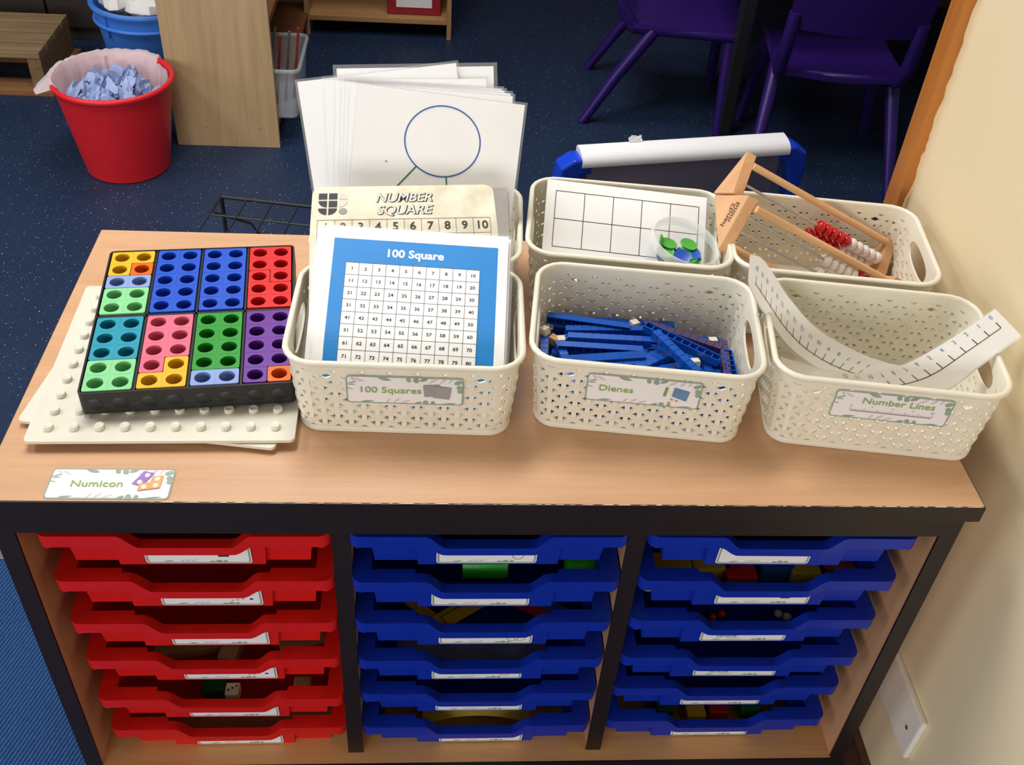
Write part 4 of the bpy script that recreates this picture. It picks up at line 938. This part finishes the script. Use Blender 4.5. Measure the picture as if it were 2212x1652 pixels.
NCOL = {'yellow': (0.88, 0.69, 0.11), 'orange': (0.88, 0.39, 0.07), 'lavender': (0.52, 0.61, 0.81), 'light green': (0.52, 0.81, 0.56), 'blue': (0.06, 0.30, 0.75),
        'red': (0.82, 0.10, 0.10), 'teal': (0.11, 0.57, 0.66), 'pink': (0.87, 0.41, 0.51), 'green': (0.13, 0.56, 0.15), 'purple': (0.39, 0.16, 0.56)}
SH = [('yellow', [(0, 0), (1, 0), (0, 1)], 'in the far corner of the tray'), ('orange', [(1, 1)], 'between the yellow and lavender shapes'), ('lavender', [(0, 2), (1, 2)], 'between the yellow and light green shapes'),
      ('light green', [(c, r) for r in (3, 4) for c in (0, 1)], 'below the lavender shape'), ('blue', [(c, r) for r in range(5) for c in (2, 3)], 'beside the light green shape'), ('blue', [(c, r) for r in range(5) for c in (4, 5)], 'beside the red shapes'),
      ('red', [(6, 0), (7, 0), (6, 1), (7, 1), (7, 2)], 'in the far tray corner near the basket'), ('red', [(6, 2), (6, 3), (7, 3), (6, 4), (7, 4)], 'bordering the purple shape'),
      ('teal', [(c, r) for r in (5, 6, 7) for c in (0, 1)], 'between the two light green shapes'), ('light green', [(c, r) for r in (8, 9) for c in (0, 1)], 'in the tray corner below the teal shape'),
      ('pink', [(2, 5), (3, 5), (2, 6), (3, 6), (2, 7), (3, 7), (2, 8)], 'beside the teal shape'), ('yellow', [(3, 8), (2, 9), (3, 9)], 'fitted into the pink shape'),
      ('green', [(c, r) for r in (5, 6, 7, 8) for c in (4, 5)], 'between the pink and purple shapes'), ('lavender', [(4, 9), (5, 9)], 'below the green shape'),
      ('purple', [(c, r) for r in (5, 6, 7, 8) for c in (6, 7)] + [(6, 9)], 'next to the basket'), ('orange', [(7, 9)], 'fitted beside the purple shape')]
WORDS = {1: 'one', 2: 'two', 3: 'three', 4: 'four', 5: 'five', 6: 'six', 7: 'seven', 8: 'eight', 9: 'nine', 10: 'ten'}
for colr, cells, where in SH:
    cs = set(cells); g_ = 0.00045
    # trace the outline of the union of cells (grid corner coordinates, y up = -row)
    E = {}
    for c, r in cells:
        for a, b, nb_ in (((c, r + 1), (c + 1, r + 1), (c, r + 1)), ((c + 1, r + 1), (c + 1, r), (c + 1, r)), ((c + 1, r), (c, r), (c, r - 1)), ((c, r), (c, r + 1), (c - 1, r))):
            if nb_ not in cs: E[a] = b
    st = min(E); lp = [st]; cur = E[st]
    while cur != st: lp.append(cur); cur = E[cur]
    corners = [lp[i] for i in range(len(lp)) if (lp[i][0] - lp[i - 1][0]) * (lp[(i + 1) % len(lp)][1] - lp[i][1]) != (lp[i][1] - lp[i - 1][1]) * (lp[(i + 1) % len(lp)][0] - lp[i][0])]
    c0 = min(c for c, r in cells); r0 = max(r for c, r in cells)
    ox, oy = cell_xy(c0, r0)
    P = [((c - c0) * cp, (r0 + 1 - r) * cp) for c, r in corners]; out = []; n = len(P)
    for i in range(n):
        p, a, b = Vector(P[i]), Vector(P[i - 1]), Vector(P[(i + 1) % n]); da = (p - a).normalized(); db = (b - p).normalized()
        cr = da.x * db.y - da.y * db.x; na = Vector((-da.y, da.x)); nb2 = Vector((-db.y, db.x)); q = p + (na + nb2) * g_
        rad = 0.0024
        if cr > 0:
            ce = q + (na + nb2) * rad
            for k in range(5): th = PI / 2 * k / 4; out.append(tuple(ce - na * rad * math.cos(th) - nb2 * rad * math.sin(th)))
        else: out.append(tuple(q))
    hol = [[((c - c0 + 0.5) * cp + 0.0089 * math.cos(2 * PI * k / 24), (r0 - r + 0.5) * cp + 0.0089 * math.sin(2 * PI * k / 24)) for k in range(24)] for c, r in cells]
    lab = f"{colr} plastic shape with {WORDS[len(cells)]} hole{'s' if len(cells) > 1 else ''}, {where}"
    m_ = mat('shape_' + colr.replace(' ', '_'), NCOL[colr], 0.42, 0.03, 60, 0.04, bscale=700)
    mb = plate_holes(out, hol, 0.0, 0.0155)
    me = mesh('number_shape', mb, m_, smooth=35)
    M = NT @ Matrix.Translation((ox, oy, 0.0145))
    o = thing('number_shape', lab, 'number shape', M=M, group='coloured shapes in the black tray')
    inst('plate', me, Matrix(), o)
    gr = MB()                       # raised seams between the holes
    for c, r in cells:
        if (c + 1, r) in cs: x = (c + 1 - c0) * cp; gr.box(x - 0.0003, x + 0.0003, (r0 - r) * cp + 0.002, (r0 - r + 1) * cp - 0.002, 0.0154, 0.01575)
        if (c, r - 1) in cs: y = (r0 - r + 1) * cp; gr.box((c - c0) * cp + 0.002, (c - c0 + 1) * cp - 0.002, y - 0.0003, y + 0.0003, 0.0154, 0.01575)
    if gr.v: part('seam_lines', gr, m_, o, local=True, kind='stuff')
# ------------------------------------------------------------------ behind the table: bin
RC = Vector((-0.59, 1.905, -H))
redb = mat('red_bin_plastic', 'd51d27', 0.42, 0.04, 20, 0.05, bscale=200)
bn = thing('waste_bin', 'red round plastic waste bin with a white liner and crumpled paper towels', 'bin', RC)
part('body', MB().lathe([(0.108, 0.0), (0.112, 0.004), (0.114, 0.018), (0.1145, 0.020), (0.151, 0.252), (0.147, 0.252), (0.110, 0.018), (0.0, 0.010)], 64, RC), redb, bn, smooth=35)
part('rim', MB().lathe([(0.149, 0.244), (0.156, 0.247), (0.159, 0.255), (0.157, 0.262), (0.152, 0.264), (0.147, 0.261), (0.146, 0.252), (0.149, 0.244)], 64, RC, None, None, False), redb, bn, smooth=60)
rw = random.Random(21)
wav = [rw.uniform(-1, 1) for _ in range(96)]
def liner(q, a, i):
    k = int(round(a / (2 * PI) * 96)) % 96; b = wav[k] * 0.7 + wav[(k * 5 + 3) % 96] * 0.3
    r = math.hypot(q.x, q.y); out = math.cos(a - math.radians(128)) > 0.20
    z = q.z + 0.005 * b * (1 if i < 3 else 0.5); rr2 = r + 0.0045 * b * (1 if i < 3 else 0.3)
    if not out and i >= 3: rr2 = 0.1405 + 0.002 * b; z = (0.246, 0.252, 0.254, 0.255)[i - 3] + 0.002 * b
    if out and i == 6:
        fl_ = max(0.0, math.cos(a - math.radians(198)) - 0.90) / 0.10; rr2 += 0.030 * fl_; z -= 0.014 * fl_
    return Vector((rr2 * math.cos(a), rr2 * math.sin(a), z))
linm = mat('liner_film', 'f4e6ea', 0.35, 0.04, 30, 0.5, bscale=60, alpha=0.62)
solo('bin_liner', MB().lathe([(0.112, 0.10), (0.128, 0.17), (0.138, 0.225), (0.1425, 0.256), (0.149, 0.268), (0.159, 0.269), (0.166, 0.254)], 96, RC, None, liner, False), linm, 'thin white plastic liner folded over the rim of the red bin', 'bin liner', smooth=25)
towm = mat('blue_paper_towel', 'a3b4de', 0.8, 0.08, 30, 0.3, bscale=300)
for k in range(16):
    a, r = 2.4 * k, 0.082 * math.sqrt((k + 0.5) / 16); c = RC + Vector((r * math.cos(a), r * math.sin(a), 0.205 + 0.028 * rw.random()))
    Rk = Matrix.Rotation(rw.uniform(0, 6), 3, 'Z') @ Matrix.Rotation(rw.uniform(-0.6, 0.6), 3, 'X') @ Matrix.Rotation(rw.uniform(-0.6, 0.6), 3, 'Y'); ph = [rw.uniform(0, 6) for _ in range(9)]
    fd = [(rw.uniform(-1, 1), rw.uniform(-1, 1), rw.uniform(14, 34), rw.uniform(0.010, 0.022)) for _ in range(4)]
    def tf(u, v):
        x, y = u - 0.5, v - 0.5; z = sum(am * (1 - 2 * abs(math.sin(fr_ * (x * a_ + y * b_) * 0.5 + ph[i_]))) for i_, (a_, b_, fr_, am) in enumerate(fd))
        s_ = 0.085 * (1 + 0.25 * math.sin(5 * math.atan2(y, x) + ph[5])); return c + Rk @ Vector((x * s_ + 0.006 * math.sin(21 * v + ph[6]), y * s_ + 0.006 * math.sin(19 * u + ph[7]), z * 0.75))
    solo('paper_towel', MB().grid(tf, 13, 13), towm, 'crumpled blue paper towel in the red bin', 'paper towel', 'crumpled paper towels in the bin', smooth=35)
# ------------------------------------------------------------------ shelf unit end panel with tub
ply = wood('pale_ply', 'bfa278', 'ad9067', 'z', 0.5, 3.0, None, 0.05)
su = thing('shelf_unit', 'beech veneer shelf unit whose plain end panel faces the bin', 'shelf unit', (-0.33, 2.3, -H))
ep = part('end_panel', MB().box(-0.48, -0.188, 2.028, 2.046, -H, 0.55), ply, su, bevel=0.001)
for sx in (-0.395, -0.243): part('screw_cap', MB().lathe([(0.0042, 0.0), (0.004, 0.001), (0.0, 0.0014)], 12, (sx, 2.028, -H + 0.062), Matrix.Rotation(PI / 2, 3, 'X')), mat('cap_beige', 'b89468', .5), ep)
part('back_panel', MB().box(-0.48, -0.47, 2.046, 2.95, -H + 0.02, 0.55), ply, su)
for zz in (-H + 0.06, -H + 0.36): part('shelf', MB().box(-0.47, -0.188, 2.046, 2.95, zz, zz + 0.018), wood('red_brown_shelf', '7a4a30', '66402a', 'y'), su)
part('end_panel', MB().box(-0.48, -0.188, 2.95, 2.968, -H, 0.55), ply, su)
tub = thing('clear_tub', 'clear plastic tub of oddments on the shelf behind the end panel', 'tub', (-0.2, 2.17, -H + 0.078))
tm = mat('clear_tub_plastic', 'cfd6da', 0.2, 0.02, 20, alpha=0.22)
tb = MB()
for z0, z1, e in ((0.080, 0.23, 0.0), ):
    P0 = rrect(-0.30, -0.135, 2.06, 2.30, 0.02, 4); P1 = rrect(-0.31, -0.122, 2.05, 2.31, 0.02, 4); n = len(P0)
    tb.add([(x, y, -H + z0) for x, y in P0] + [(x, y, -H + z1) for x, y in P1], [(i, (i + 1) % n, n + (i + 1) % n, n + i) for i in range(n)] + [tuple(range(n))[::-1]])
part('body', tb, tm, tub, solid=0.002, smooth=30)
part('rim', MB().tube([(x, y, -H + 0.225) for x, y in P1], 0.006, 8, closed=True), tm, tub, smooth=60)
for k in range(6):
    x = -0.27 + 0.022 * k; solo('craft_stick', MB().tube([(x, 2.09 + 0.02 * k, -H + 0.084), (x + 0.03, 2.12 + 0.03 * (k % 3), -H + 0.30)], 0.004, 6), mat('stick_red', 'a33424', .5) if k % 2 else mat('stick_grey', '6b6660', .5), f"{'red' if k % 2 else 'grey'} craft stick standing in the clear tub", 'stick', f"{'red' if k % 2 else 'grey'} sticks in the tub", smooth=40)
# second shelf unit with a red box
s2 = thing('shelf_unit', 'low open beech shelf unit at the far side holding a red box', 'shelf unit', (0.06, 3.0, -H))
part('side_panel', MB().box(0.296, 0.312, 2.862, 3.25, -H, 0.2), wood('beech_shelf', 'b98e5c', 'a97e4e', 'z'), s2, bevel=0.001)
part('side_panel', MB().box(-0.20, -0.184, 2.862, 3.25, -H, 0.2), MATS['beech_shelf'], s2, bevel=0.001)
part('shelf', MB().box(-0.184, 0.296, 2.866, 3.25, -H + 0.052, -H + 0.070), wood('beech_shelf_x', 'b98e5c', 'a97e4e', 'x'), s2, bevel=0.001)
part('shelf', MB().box(-0.184, 0.296, 2.866, 3.25, -H + 0.37, -H + 0.388), MATS['beech_shelf_x'], s2, bevel=0.001)
part('back_panel', MB().box(-0.184, 0.296, 3.24, 3.25, -H + 0.05, 0.2), MATS['red_brown_shelf'], s2)
rbx = thing('storage_box', 'red plastic box with a white label on the far low shelf', 'box', (0.19, 2.98, -H + 0.07))
part('body', MB().box(0.085, 0.275, 2.90, 3.1, -H + 0.0702, -H + 0.20), mat('dull_red_plastic', '9a1f2a', .4, .05), rbx, bevel=0.006)
part('label', MB().box(0.118, 0.243, 2.8985, 2.90, -H + 0.098, -H + 0.15), card_w, rbx)
# ------------------------------------------------------------------ pallet and bucket
pw = wood('old_pallet_wood', '8b7352', '6f5a3f', 'x', 0.8, 3.0, '4b3a28', 0.3)
pa = thing('wooden_pallet', 'worn slatted wooden pallet lying on the floor', 'pallet', (-1.15, 2.46, -H))
for k in range(4):
    y = 2.312 + 0.078 * k; part('slat', MB().box(-1.50, -0.925, y, y + 0.070, -H + 0.118, -H + 0.136), pw, pa, bevel=0.002)
for x0 in (-1.50, -1.23, -0.965): part('block', MB().box(x0, x0 + 0.04, 2.315, 2.615, -H + 0.02, -H + 0.118), wood('pallet_block', '7d6040', '5f4a30', 'y', 0.8), pa, bevel=0.002)
for y in (2.305, 2.54): part('bottom_board', MB().box(-1.50, -0.905, y, y + 0.085, -H, -H + 0.020), wood('pallet_board', '8a5f35', '6e4a28', 'x', 0.8), pa, bevel=0.002)
BC = Vector((-0.598, 2.375, -H))
bk = thing('bucket', 'light blue plastic bucket behind the red bin', 'bucket', BC)
bbm = mat('mid_blue_plastic', '3f7bd8', 0.4, 0.04, 20)
part('body', MB().lathe([(0.115, 0.0), (0.118, 0.004), (0.155, 0.29), (0.151, 0.29), (0.114, 0.008), (0.0, 0.008)], 48, BC), bbm, bk, smooth=35)
part('rim', MB().lathe([(0.154, 0.284), (0.163, 0.285), (0.165, 0.291), (0.160, 0.297), (0.150, 0.295), (0.150, 0.287), (0.154, 0.284)], 48, BC, None, None, False), bbm, bk, smooth=60)
part('ridge', MB().lathe([(0.150, 0.238), (0.158, 0.240), (0.160, 0.245), (0.157, 0.250), (0.1505, 0.250)], 48, BC, None, None, False), bbm, bk, smooth=60)
for an in (-2.2, -0.9): part('rib', MB().obox(BC + Vector((0.1525 * math.cos(an), 0.1525 * math.sin(an), 0.25)), Vector((0.005 * math.cos(an), 0.005 * math.sin(an), 0)), Vector((-0.002 * math.sin(an), 0.002 * math.cos(an), 0)), (0, 0, 0.035)), bbm, bk)
rg = random.Random(4)
for k in range(4):
    a = 1.6 * k + 0.3; c = BC + Vector((0.075 * math.cos(a), 0.075 * math.sin(a), 0.30)); ph = [rg.uniform(0, 6) for _ in range(4)]
    def wob(q, an, i, ph=ph): return q * (1 + 0.12 * math.sin(3 * an + ph[0] + i) + 0.08 * math.sin(5 * an + ph[1] - 2 * i))
    solo('crumpled_bag', MB().lathe([(0.0, -0.05), (0.04, -0.04), (0.062, -0.01), (0.058, 0.015), (0.035, 0.032), (0.0, 0.036)], 18, c, None, wob), mat('white_bag', 'e8e6e2', .5, .05, 20, .3), 'crumpled white bag in the blue bucket', 'bag', 'white bags in the bucket', smooth=30)
# ------------------------------------------------------------------ wire rack behind the table
wz = -0.40
q0, q1, q2 = un(478, 425, z=wz), un(675, 447, z=wz), un(462, 500, z=wz)
exw = (q1 - q0).normalized(); eyw = Vector((exw.y, -exw.x, 0)); blk = mat('black_coated_wire', '1e1d1e', 0.45, 0.15, 60, 0.1)
wr = thing('wire_rack', 'black two-tier wire rack on the floor behind the cabinet', 'rack', (q0.x + 0.2, q0.y - 0.15, -H))
WR, DR = 0.46, 0.30
def wp(a, b, z): return q0 + exw * a + eyw * b + Vector((0, 0, z - wz))
for z in (wz, wz - 0.12):
    part('frame', MB().tube([wp(0, 0, z), wp(WR, 0, z), wp(WR, DR, z), wp(0, DR, z)], 0.0042, 8, closed=True), blk, wr, smooth=60)
    for k in range(1, 8): part('wire', MB().tube([wp(WR * k / 8, 0, z), wp(WR * k / 8, DR, z)], 0.0022, 6), blk, wr, smooth=60)
    for k in range(1, 4): part('wire', MB().tube([wp(0, DR * k / 4, z), wp(WR, DR * k / 4, z)], 0.0022 if k != 2 else 0.0034, 6), blk, wr, smooth=60)
for a in (0, WR):
    for b in (0, DR): part('leg', MB().tube([wp(a, b, wz), wp(a, b, -H)], 0.0046, 8), blk, wr, smooth=60)
part('diagonal_brace', MB().tube([wp(0, 0.05, wz - 0.01), wp(0.06, 0.0, wz - 0.06), wp(0.10, 0, wz - 0.12)], 0.003, 6), blk, wr, smooth=60)
# ------------------------------------------------------------------ clear box with blue ends and white lid
zb_ = -0.245
l0, l1 = un(1247, 312, z=zb_), un(1692, 285, z=zb_); exb = (l1 - l0); exb.z = 0; WBx = exb.length; exb.normalize(); eyb = Vector((-exb.y, exb.x, 0))
MBX = frame(Vector((l0.x, l0.y, -H)), exb, eyb); hb = zb_ + H
sb = thing('lidded_box', 'clear storage box with blue end handles and a rounded white lid', 'storage box', M=MBX)
lidp = [(-0.050, hb - 0.030), (-0.051, hb - 0.022), (-0.047, hb - 0.013), (-0.038, hb - 0.006), (-0.024, hb - 0.002), (-0.008, hb), (0.0, hb - 0.001), (0.004, hb - 0.006), (0.005, hb - 0.030)]
n = len(lidp); Lm = MB(); Lm.add([(0, y, z) for y, z in lidp] + [(WBx, y, z) for y, z in lidp], [(i, i + 1, n + i + 1, n + i) for i in range(n - 1)] + [tuple(range(n)), tuple(range(n, 2 * n))[::-1]])
part('lid', Lm, mat('glossy_white_plastic', 'f4f3f3', 0.3, 0.01), sb, local=True, smooth=40, bevel=0)
bxm = mat('smoky_clear_plastic', '8e8aa0', 0.2, 0.03, 10, alpha=0.55)
bodyb = MB(); Q0 = rrect(0.03, WBx - 0.03, -0.040, -0.004, 0.010, 4); Q1 = rrect(0.010, WBx - 0.010, -0.046, 0.002, 0.012, 4); n = len(Q0)
bodyb.add([(x, y, 0.002) for x, y in Q0] + [(x, y, hb - 0.024) for x, y in Q1], [(i, (i + 1) % n, n + (i + 1) % n, n + i) for i in range(n)] + [tuple(range(n))[::-1]])
part('body', bodyb, bxm, sb, local=True, solid=0.002, smooth=30)
bh = mat('royal_blue_handle', '1140c8', 0.3, 0.04)
for x0, s_ in ((0.004, -1), (WBx - 0.004, 1)):
    prof_ = [(-0.02, hb - 0.015), (0.02, hb - 0.012), (0.05, hb - 0.03), (0.056, hb - 0.07), (0.05, hb - 0.15), (0.03, hb - 0.16), (0.022, hb - 0.10), (0.0, hb - 0.05), (-0.02, hb - 0.05)]
    part('handle', MB().prism(prof_, 0.0, 0.05, fn=lambda u, v, q: Vector((x0 + s_ * u, -0.048 + q, v))), bh, sb, local=True, bevel=0.008, seg=3)
part('base_band', MB().box(0.02, WBx - 0.02, -0.048, 0.003, hb - 0.175, hb - 0.135), bh, sb, local=True, bevel=0.004)
scr = MB(); sr = random.Random(8)
scr.grid(lambda u, v: Vector((0.118 + 0.03 * u + 0.004 * sr.uniform(-1, 1), -0.006 + 0.006 * v, hb + 0.001 + 0.014 * v * (0.6 + 0.4 * sr.random()))), 5, 3)
q = MB(); q.v = [MBX @ p for p in scr.v]; q.f = scr.f
solo('paper_scrap', q, paper, 'tiny torn scrap of white paper on the white lid', 'paper scrap', solid=0.0008)
# ------------------------------------------------------------------ purple chairs and table
pur = mat('purple_plastic', '2d1466', 0.35, 0.05, 30, 0.05)
def chair(label, M):
    t = thing('classroom_chair', label, 'chair', M=M, group='purple plastic chairs')
    # local: x to the chair's right, y forward, z up, origin on the floor
    SHT = 0.31
    def seat(u, v):
        x = (u - 0.5) * (0.37 - 0.03 * v); y = -0.17 + 0.36 * v; return Vector((x, y, SHT - 0.018 * math.cos(PI * (u - 0.5)) * (1 - 0.6 * v) - 0.03 * max(0, v - 0.85) / 0.15 * 0.6 + 0.012 * (1 - v) ** 2))
    part('seat', MB().grid(seat, 10, 10), pur, t, local=True, solid=0.014, smooth=50)
    part('seat_skirt', MB().tube([(0.17, -0.15, SHT - 0.012), (0.172, 0.15, SHT - 0.012), (0.15, 0.185, SHT - 0.03), (-0.15, 0.185, SHT - 0.03), (-0.172, 0.15, SHT - 0.012), (-0.17, -0.15, SHT - 0.012)], 0.014, 8, closed=True), pur, t, local=True, smooth=60)
    def back(u, v):
        x = (u - 0.5) * (0.36 + 0.02 * v); z = SHT + 0.135 + 0.20 * v; y = -0.205 - 0.045 * v - 0.03 * math.cos(PI * (u - 0.5)); return Vector((x, y, z))
    part('backrest', MB().grid(back, 12, 6), pur, t, local=True, solid=0.012, smooth=50)
    for s in (-1, 1):
        part('back_post', MB().tube([(s * 0.165, -0.15, SHT - 0.01), (s * 0.172, -0.185, SHT + 0.04), (s * 0.170, -0.205, SHT + 0.10), (s * 0.168, -0.212, SHT + 0.18)], [0.020, 0.020, 0.019, 0.018], 10), pur, t, local=True, smooth=60)
        part('leg', MB().tube([(s * 0.165, -0.09, SHT - 0.012), (s * 0.185, -0.185, SHT * 0.5), (s * 0.205, -0.275, 0.002)], [0.021, 0.018, 0.015], 10), pur, t, local=True, smooth=60)
        part('leg', MB().tube([(s * 0.160, 0.14, SHT - 0.012), (s * 0.180, 0.145, SHT * 0.5), (s * 0.200, 0.150, 0.002)], [0.021, 0.018, 0.015], 10), pur, t, local=True, smooth=60)
    return t
chair('purple plastic chair seen side on with splayed legs, beside the white lidded box', Matrix.Translation((1.025, 2.425, -H)) @ Matrix.Rotation(-1.712, 4, 'Z'))
chair('purple plastic chair seen from behind, near the pine wall end', Matrix.Translation((1.416, 2.137, -H)) @ Matrix.Rotation(-0.15, 4, 'Z'))
tb_ = thing('classroom_table', 'table on black legs over the purple chairs', 'table', (1.9, 2.75, -H))
part('table_top', MB().box(1.10, 2.75, 2.15, 3.3, -0.14, -0.115), mat('grey_table_top', '8f8a84', .5, .04), tb_, bevel=0.003)
for x, y in ((1.165, 2.215), (2.65, 2.215), (1.165, 3.25), (2.65, 3.25)): part('leg', MB().box(x - 0.021, x + 0.021, y - 0.021, y + 0.021, -H, -0.14), mat('black_leg', '202022', .4), tb_, bevel=0.006)
# ------------------------------------------------------------------ things inside the trays
def intray(c, i, x, y, z): return TRAYS[(c, i)] @ Vector((x, y, z))
def ball_lathe(r, n=5): return [(r * math.sin(PI * k / n), -r * math.cos(PI * k / n)) for k in range(n + 1)]
gm = mat('bright_green_plastic', '2fae2a', 0.35, 0.05)
for x, y in ((-0.028, 0.060), (0.100, 0.055)):
    c = intray(1, 1, x, y, -0.036); solo('green_block', MB().tube([c + Vector((-0.0, 0, 0)), c + Vector((0.056, 0.0, 0))], 0.021, 24), gm, 'green plastic cylinder lying in the tray below the top one of the middle column' if x < 0 else 'darker green cylinder at the side of the second middle tray', 'block', smooth=40, bevel=0.002)
for k, (x, y, a, cl_) in enumerate(((-0.075, 0.055, -0.75, 'y'), (-0.025, 0.06, 0.6, 'y'), (-0.005, 0.062, 0.6, 'y'), (0.05, 0.06, -0.5, 'r'), (0.08, 0.06, -0.6, 'b'))):
    c = intray(1, 2, x, y, -0.050 + 0.003 * k); d = Vector((math.cos(a), math.sin(a), 0)); nm_ = {'y': 'yellow', 'r': 'red', 'b': 'blue'}[cl_]
    solo('plastic_strip', MB().obox(c, d * 0.05, Vector((-d.y, d.x, 0)) * 0.008, (0, 0, 0.0012)), mat('strip_' + nm_, {'y': 'd8ab22', 'r': 'c02a25', 'b': '1f56b4'}[cl_], .4), f'{nm_} plastic strip in the third middle tray', 'strip', f'{nm_} strips in the tray')
def bagf(u, v): return intray(1, 3, -0.11 + 0.20 * u, 0.03 + 0.12 * v, -0.050 + 0.034 * v + 0.01 * math.sin(6 * u) * v + 0.006 * math.sin(17 * u + 3 * v))
solo('plastic_bag', MB().grid(bagf, 16, 8), mat('clear_bag', 'dfe3e6', .15, .0, 5, alpha=0.2), 'crumpled clear plastic bag in the fourth middle tray', 'bag', smooth=50)
ym = mat('yellow_card', 'd9b53a', 0.5, 0.04)
yt = thing('yellow_card', 'yellow printed card in the bottom middle tray', 'card', intray(1, 5, 0.0, 0.06, -0.05))
part('card', MB().grid(lambda u, v: intray(1, 5, -0.075 + 0.155 * u, 0.030 + 0.14 * v, -0.042 + 0.020 * math.sin(PI * u) + 0.006 * v), 10, 6), ym, yt, solid=0.0006, smooth=50)
A = Art()
for st, u in (('0 to', 0.052), ('Num', 0.040), ('F', 0.028)): A.text('k', st, u, 0.060, 0.014, 0.0003, 0, 1, rot=-PI / 2)
A.put(yt, lambda u, v, q: intray(1, 5, u, v, -0.042 + 0.020 * math.sin(PI * (u + 0.075) / 0.155) + 0.006 * (v - 0.03) / 0.14 + 0.001 + q), {'k': ('lettering', ink)})
wdm = wood('wood_bits', 'c79a66', 'b5885a', 'x', 0.6)
for k, (x, y, a, s_) in enumerate(((-0.045, 0.05, 0.15, (0.045, 0.008, 0.008)), (0.012, 0.055, 1.4, (0.03, 0.012, 0.010)), (0.10, 0.06, 0.3, (0.03, 0.018, 0.008)))):
    c = intray(0, 3, x, y, -0.048 + 0.002 * k); d = Vector((math.cos(a), math.sin(a), 0)); solo('wooden_block', MB().obox(c, d * s_[0], Vector((-d.y, d.x, 0)) * s_[1], (0, 0, s_[2])), wdm, 'small plain wooden block in the fourth red tray', 'block', 'wooden blocks in the red tray', bevel=0.001)
dt = thing('die', 'ivory rounded die with black dots in the fifth red tray', 'die', intray(0, 4, 0.006, 0.035, -0.046))
part('body', MB().obox(intray(0, 4, 0.006, 0.035, -0.038), (0.0095, 0, 0), (0, 0.0095, 0), (0, 0, 0.0095)), mat('ivory', 'e8dcb4', .4), dt, bevel=0.003, seg=3)
for k in range(3): part('dot', MB().lathe([(0.0016, 0), (0.0, 0.0003)], 10, intray(0, 4, 0.001 + 0.005 * k, 0.032 + 0.003 * k, -0.0283)), ink, dt)
c = intray(0, 4, -0.02, 0.05, -0.045); solo('green_block', MB().obox(c, (0.016, 0, 0), (0, 0.014, 0), (0, 0, 0.010)), mat('dark_green_plastic', '1f5a34', .4), 'dark green block beside the ivory die', 'block', bevel=0.002)
solo('wooden_block', MB().obox(intray(0, 4, 0.098, 0.045, -0.040), (0.012, 0, 0), (0, 0.010, 0), (0, 0, 0.010)), wdm, 'pale wooden block at the far side of the fifth red tray', 'block', bevel=0.003)
for k, (x, y, s_, cl_) in enumerate(((-0.11, 0.05, 0.030, 'd0ac2a'), (-0.055, 0.06, 0.024, 'd0ac2a'), (-0.02, 0.045, 0.020, 'b4252a'), (0.03, 0.06, 0.022, '2850a0'), (0.065, 0.05, 0.018, 'b9a436'), (0.11, 0.06, 0.02, 'a6402c'))):
    nm_ = {'d0ac2a': 'yellow', 'b4252a': 'red', '2850a0': 'mid blue', 'b9a436': 'olive yellow', 'a6402c': 'rust'}[cl_]
    solo('building_block', MB().obox(intray(2, 1, x, y, -0.045), (s_, 0, 0), (0, s_ * 0.7, 0), (0, 0, 0.013)), mat('block_' + nm_.replace(' ', '_'), cl_, .4, .05), f'{nm_} building block in the second tray beside the wall', 'block', f'{nm_} blocks in the tray' if nm_ == 'yellow' else None, bevel=0.002)
for k, (x, y, cl_) in enumerate(((-0.035, 0.045, 'c42a2e'), (-0.022, 0.05, 'c42a2e'), (0.055, 0.05, 'd8d0c4'), (0.066, 0.045, 'd8d0c4'))):
    solo('small_bead', MB().lathe(ball_lathe(0.006), 14, intray(2, 2, x, y, -0.054)), mat('bead_' + cl_, cl_, .3), f"{'red' if cl_[0] == 'c' else 'pale'} bead in the third tray beside the wall", 'bead', f"{'red' if cl_[0] == 'c' else 'pale'} beads in the tray", smooth=60)
for k, (x, y, cl_) in enumerate(((-0.015, 0.04, 'd8ae2c'), (0.02, 0.045, 'b8262c'), (0.07, 0.05, '2d7a3a'), (-0.06, 0.05, '2a5a34'))):
    nm_ = ('yellow', 'red', 'green', 'dark green')[k]; solo('building_block', MB().obox(intray(2, 5, x, y, -0.048), (0.014, 0, 0), (0, 0.012, 0), (0, 0, 0.012)), mat('brick_' + nm_.replace(' ', '_'), cl_, .4, .05), f'{nm_} building block in the bottom tray beside the wall', 'block', bevel=0.002)
# ------------------------------------------------------------------ dark cupboard at the far side
dk = mat('dark_cupboard', '2a211c', 0.5, 0.1, 12)
dc = thing('low_cupboard', 'dark brown low cupboard behind the pallet', 'cupboard', (-1.15, 2.95, -H))
part('body', MB().box(-1.75, -0.66, 2.74, 3.2, -H, -0.1), dk, dc, bevel=0.003)
for k in range(3): part('door', MB().box(-1.74 + 0.36 * k, -1.39 + 0.36 * k, 2.722, 2.74, -H + 0.05, -0.12), dk, dc, bevel=0.002)
